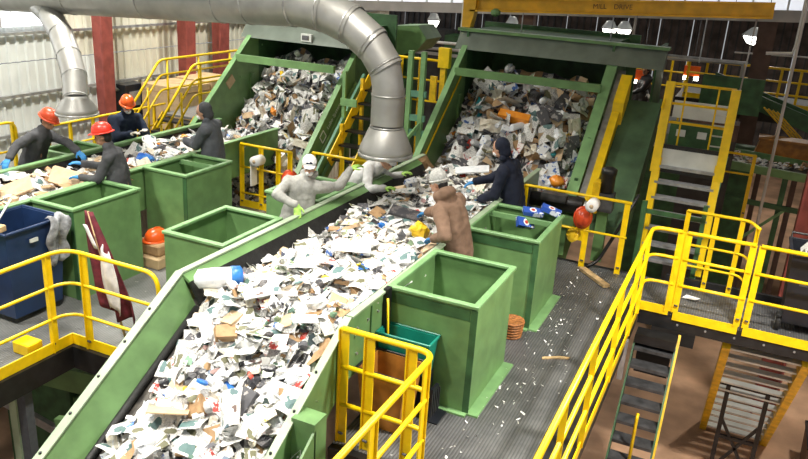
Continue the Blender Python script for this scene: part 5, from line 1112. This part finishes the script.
for kind, cat, n1, n2, a, b in (('paper_sheet', 'paper', 30, 50, 'crumpled pale paper sheet', 'pale paper sheets'), ('newspaper', 'newspaper', 26, 26, 'bent grey newspaper page', 'newspaper pages'), ('magazine', 'magazine', 24, 16, 'coloured magazine or leaflet', 'coloured leaflets'),
                               ('cardboard_piece', 'cardboard', 14, 6, 'flat brown cardboard piece', 'cardboard pieces'), ('carton', 'carton', 30, 10, 'crushed paper carton', 'crushed cartons'), ('bottle', 'bottle', 12, 0, 'plastic bottle', 'bottles'), ('can', 'can', 10, 0, 'drink can', 'drink cans'), ('plastic_bag', 'plastic bag', 10, 8, 'crumpled bag', 'crumpled bags')):
    scatter(kind, cat, 'right hopper', b+' in the right hopper', HR, n1, .8, .06, 1.3)
    if n2: scatter(kind, cat, 'left hopper', b+' in the left hopper', HL, n2, .7, .04)
LN = pos_left(5.0, 7.9); LF_ = pos_left(7.9, 10.7)
scatter('cardboard_piece', 'cardboard', 'left', 'cardboard on the left belt', LN, 22, .25, .05); scatter('paper_sheet', 'paper', 'left', 'paper on the left belt', LN, 22, .3)
scatter('paper_sheet', 'paper', 'left', 'paper on the left belt', LF_, 34, .35); scatter('carton', 'carton', 'left', 'cartons on the left belt', LF_, 8, .4); scatter('newspaper', 'newspaper', 'left', 'newspapers on the left belt', LF_, 10, .35)
# side conveyor litter and spill tray shreds
litter_mass('litter_heap', 'white litter on the far right side conveyor', lambda: (Vector((rnd.uniform(-.5, 2.4), rnd.uniform(16.1, 16.8), 0)).__add__(Vector((0, 0, 0))), (0, 0, 1)), 1, PAPER_W)
bpy.data.objects.remove(bpy.data.objects['litter_heap.006'])
def pos_side():
    x = rnd.uniform(-.5, 2.4); return Vector((x, rnd.uniform(16.08, 16.8), .66-(x+.6)*.044+rnd.uniform(0, .07))), (0, 0, 1)
litter_mass('litter_heap', 'white litter on the far right side conveyor', pos_side, 110, dict(paper_white=5, paper_print=2, card_brown=1, magazine_red=1), .9, .3)
def pos_tray():
    y = rnd.uniform(ty0+.03, ty1-.05); return Vector((rnd.uniform(XR+.05, XR+.26), y, trz(y)-.42+rnd.uniform(0, .22))), (0, -.4, 1)
mb = MB()
for _ in range(520):
    p, n = pos_tray(); M = place_M(p, n, .8); v, f = sheet_geo(rnd.uniform(.04, .09), rnd.uniform(.008, .018), .3, .004, 4, 2); mb.add([M @ Vector(q) for q in v], f, 0)
o = mb.build('paper_shreds', 'shreds'); tag(o, 'white shredded paper lying in the green side tray of the slope', 'shredded paper', None, 'stuff')
# trodden scraps on the walkway
mb = MB()
for _ in range(120):
    x = rnd.gauss(-1.62, .16) if rnd.random() < .6 else rnd.uniform(-2.1, -1.2); y = rnd.uniform(5.2, 10.2)
    if x < -1.84: x = -1.80+rnd.random()*.1
    M = place_M(Vector((x, y, .008)), (0, 0, 1), .08); v, f = sheet_geo(rnd.uniform(.01, .04), rnd.uniform(.008, .022), .05, .002, 2, 2); mb.add([M @ Vector(q) for q in v], f)
o = mb.build('floor_scraps', 'paper_white'); tag(o, 'tiny paper scraps scattered over the ribbed walkway', 'scraps', None, 'stuff')
# ---- distinct pieces one can name
def one(name, label, cat, g, m, p, rot, parent=None):
    o = MB().add(*g).build(name, m, parent, name in ('bottle', 'pumpkin_ball')); o.location = p; o.rotation_euler = rot; return tag(o, label, cat)
zm = lambda x, y: belt_main(y)+heap_main(x, y)
t = thing('plastic_wrap', 'clear white plastic pack with a blue band at the top of the slope', 'package', (-4.20, 5.28, zm(-4.2, 5.28)+.09), .75)
mb = MB(); mb.add(*lathe_geo([(.03, -.24), (.09, -.20), (.10, -.05), (.095, .10), (.07, .16)], 12)); o = mb.build('wrap', 'plastic_white', t, True)
MB().add(*lathe_geo([(.098, .10), (.104, .11), (.10, .19), (.07, .21)], 12)).build('blue_band', 'plastic_blue', t, True)
one('paper_board', 'large blank white sheet lying flat on the heap at the middle of the main belt', 'paper', sol(*sheet_geo(.42, .20, .02, .002), .006), 'plastic_white', (-3.55, 6.65, zm(-3.55, 6.65)+.10), (.1, .08, .55))
one('paper_board', 'white rectangular card on dark plastic near the right rail of the slope', 'paper', sol(*sheet_geo(.22, .13, .02, .002), .005), 'plastic_white', (-3.12, 5.05, zm(-3.12, 5.05)+.12), (.2, .1, .7))
one('cardboard_piece', 'tan cardboard flap in the middle of the front slope', 'cardboard', carton_geo(.34, .26, .010), 'card_tan', (-3.78, 4.05, zm(-3.78, 4.05)+.12), (-.35, .1, .6))
one('cardboard_piece', 'tan paper bag at the lower left of the front slope', 'paper bag', bag_geo(.13, .5, 10), 'card_tan', (-4.12, 3.45, zm(-4.12, 3.45)+.10), (-.4, 0, .3))
one('magazine', 'green and white leaflet at the right of the front slope', 'leaflet', sol(*sheet_geo(.30, .15, .05, .004), .006), 'magazine_green', (-3.38, 4.75, zm(-3.38, 4.75)+.15), (-.35, .15, .35))
one('plastic_disc', 'round blue plastic disc in the middle of the front slope', 'disc', (lambda m: (m.v, m.f))(MB().lathe([(.05, 0), (.05, .02), (.04, .025)], 14)), 'plastic_blue', (-3.62, 4.28, zm(-3.62, 4.28)+.15), (-.5, .2, 0))
t = one('bag', 'blue plastic bag on the left belt in front of the worker with the blue jacket', 'plastic bag', bag_geo(.15, .5, 12), 'plastic_blue', (-7.92, 8.28, 1.04), (0, 0, .4))
one('cardboard_piece', 'upright tan cardboard sheet beside the red-helmeted worker on the left belt', 'cardboard', carton_geo(.36, .26, .012), 'card_tan', (-7.86, 6.78, 1.10), (.75, .3, .6))
one('cardboard_piece', 'large folded brown cardboard at the near end of the left belt', 'cardboard', carton_geo(.40, .26, .02), 'card_tan', (-7.98, 6.15, 1.08), (.5, -.35, .9))
one('plastic_bag', 'yellow plastic bag on the main belt in front of the brown-coated worker', 'plastic bag', bag_geo(.115, .85, 12), 'plastic_yellow', (-3.14, 7.52, 1.12), (.3, .2, .4))
t = one('black_tray', 'dark flat tray held over the main belt in front of the brown-coated worker', 'tray', carton_geo(.46, .16, .03), 'plastic_dark', (-3.52, 8.02, 1.10), (.5, .1, .1))
one('plastic_jug', 'red plastic container near the middle of the right hopper', 'container', carton_geo(.36, .22, .20), 'plastic_red', (-3.02, 11.25, RFB(11.25)+.44), (.6, .1, .2))
one('bag', 'blue and white bundle near the right wall of the right hopper', 'bundle', bag_geo(.20, .7, 12), 'magazine_blue', (-2.62, 11.50, RFB(11.5)+.50), (.5, .4, .2))
one('carton', 'orange and red printed box high in the right hopper', 'carton', carton_geo(.62, .16, .14), 'plastic_orange', (-3.55, 12.35, RFB(12.35)+.50), (.6, .05, -.12))
one('carton', 'tan cardboard box beside the head of the navy-hooded worker', 'carton', carton_geo(.28, .22, .14), 'card_tan', (-3.72, 11.35, RFB(11.35)+.50), (.7, .3, .5))
one('pumpkin_ball', 'orange plastic ball behind the black gear motor', 'ball', bag_geo(.12, .8, 14), 'plastic_orange', (-2.42, 11.05, 1.0), (0, 0, 0))
one('carton', 'long white board on the rubbish in front of the navy-hooded worker', 'board', carton_geo(.55, .20, .02), 'plastic_white', (-3.55, 10.35, 1.14), (.25, -.15, .35))
one('carton', 'white box upper left in the right hopper', 'carton', carton_geo(.30, .24, .16), 'paper_print', (-4.30, 12.0, RFB(12.)+.52), (.8, .2, .3))
one('bag', 'brown paper scrap stuck low on the left wall of the right hopper', 'paper', sol(*sheet_geo(.30, .24, .1, .02), .008), 'card_brown', (-4.62, 11.15, RHL(11.15)-.28), (.3, .9, .3))
def blue_pack(label, p, rot):
    t = thing('printed_pack', label, 'package', p, 0, 'blue packs on the bin rim'); t.rotation_euler = rot
    MB().add(*carton_geo(.26, .13, .06)).build('pack', 'print_pack_blue', t); MB().lathe([(.045, .061), (.045, .064)], 14).build('white_disc', 'roll_white', t); MB().lathe([(.025, .064), (.025, .067)], 12).build('red_disc', 'plastic_red', t)
blue_pack('blue printed pack with a round red mark, left one on the far bin rim', (-2.22, 8.95, 1.10), (.3, .1, .5)); blue_pack('blue printed pack with a round red mark, right one on the far bin rim', (-2.02, 9.06, 1.13), (.1, .3, .2)); blue_pack('blue printed pack hanging down inside the far bin', (-2.28, 8.80, 1.0), (.9, .3, .9))
t = one('plastic_bag', 'white bag stuffed behind the gate railing with the red hard hat', 'plastic bag', bag_geo(.16, 1.0, 12), 'paper_print', (-6.62, 10.05, .86), (0, 0, 0))
one('yellow_glove', 'yellow glove hanging under the end railing', 'glove', bag_geo(.09, 1.2, 10), 'plastic_yellow', (-1.95, 10.45, .42), (0, .2, 0))
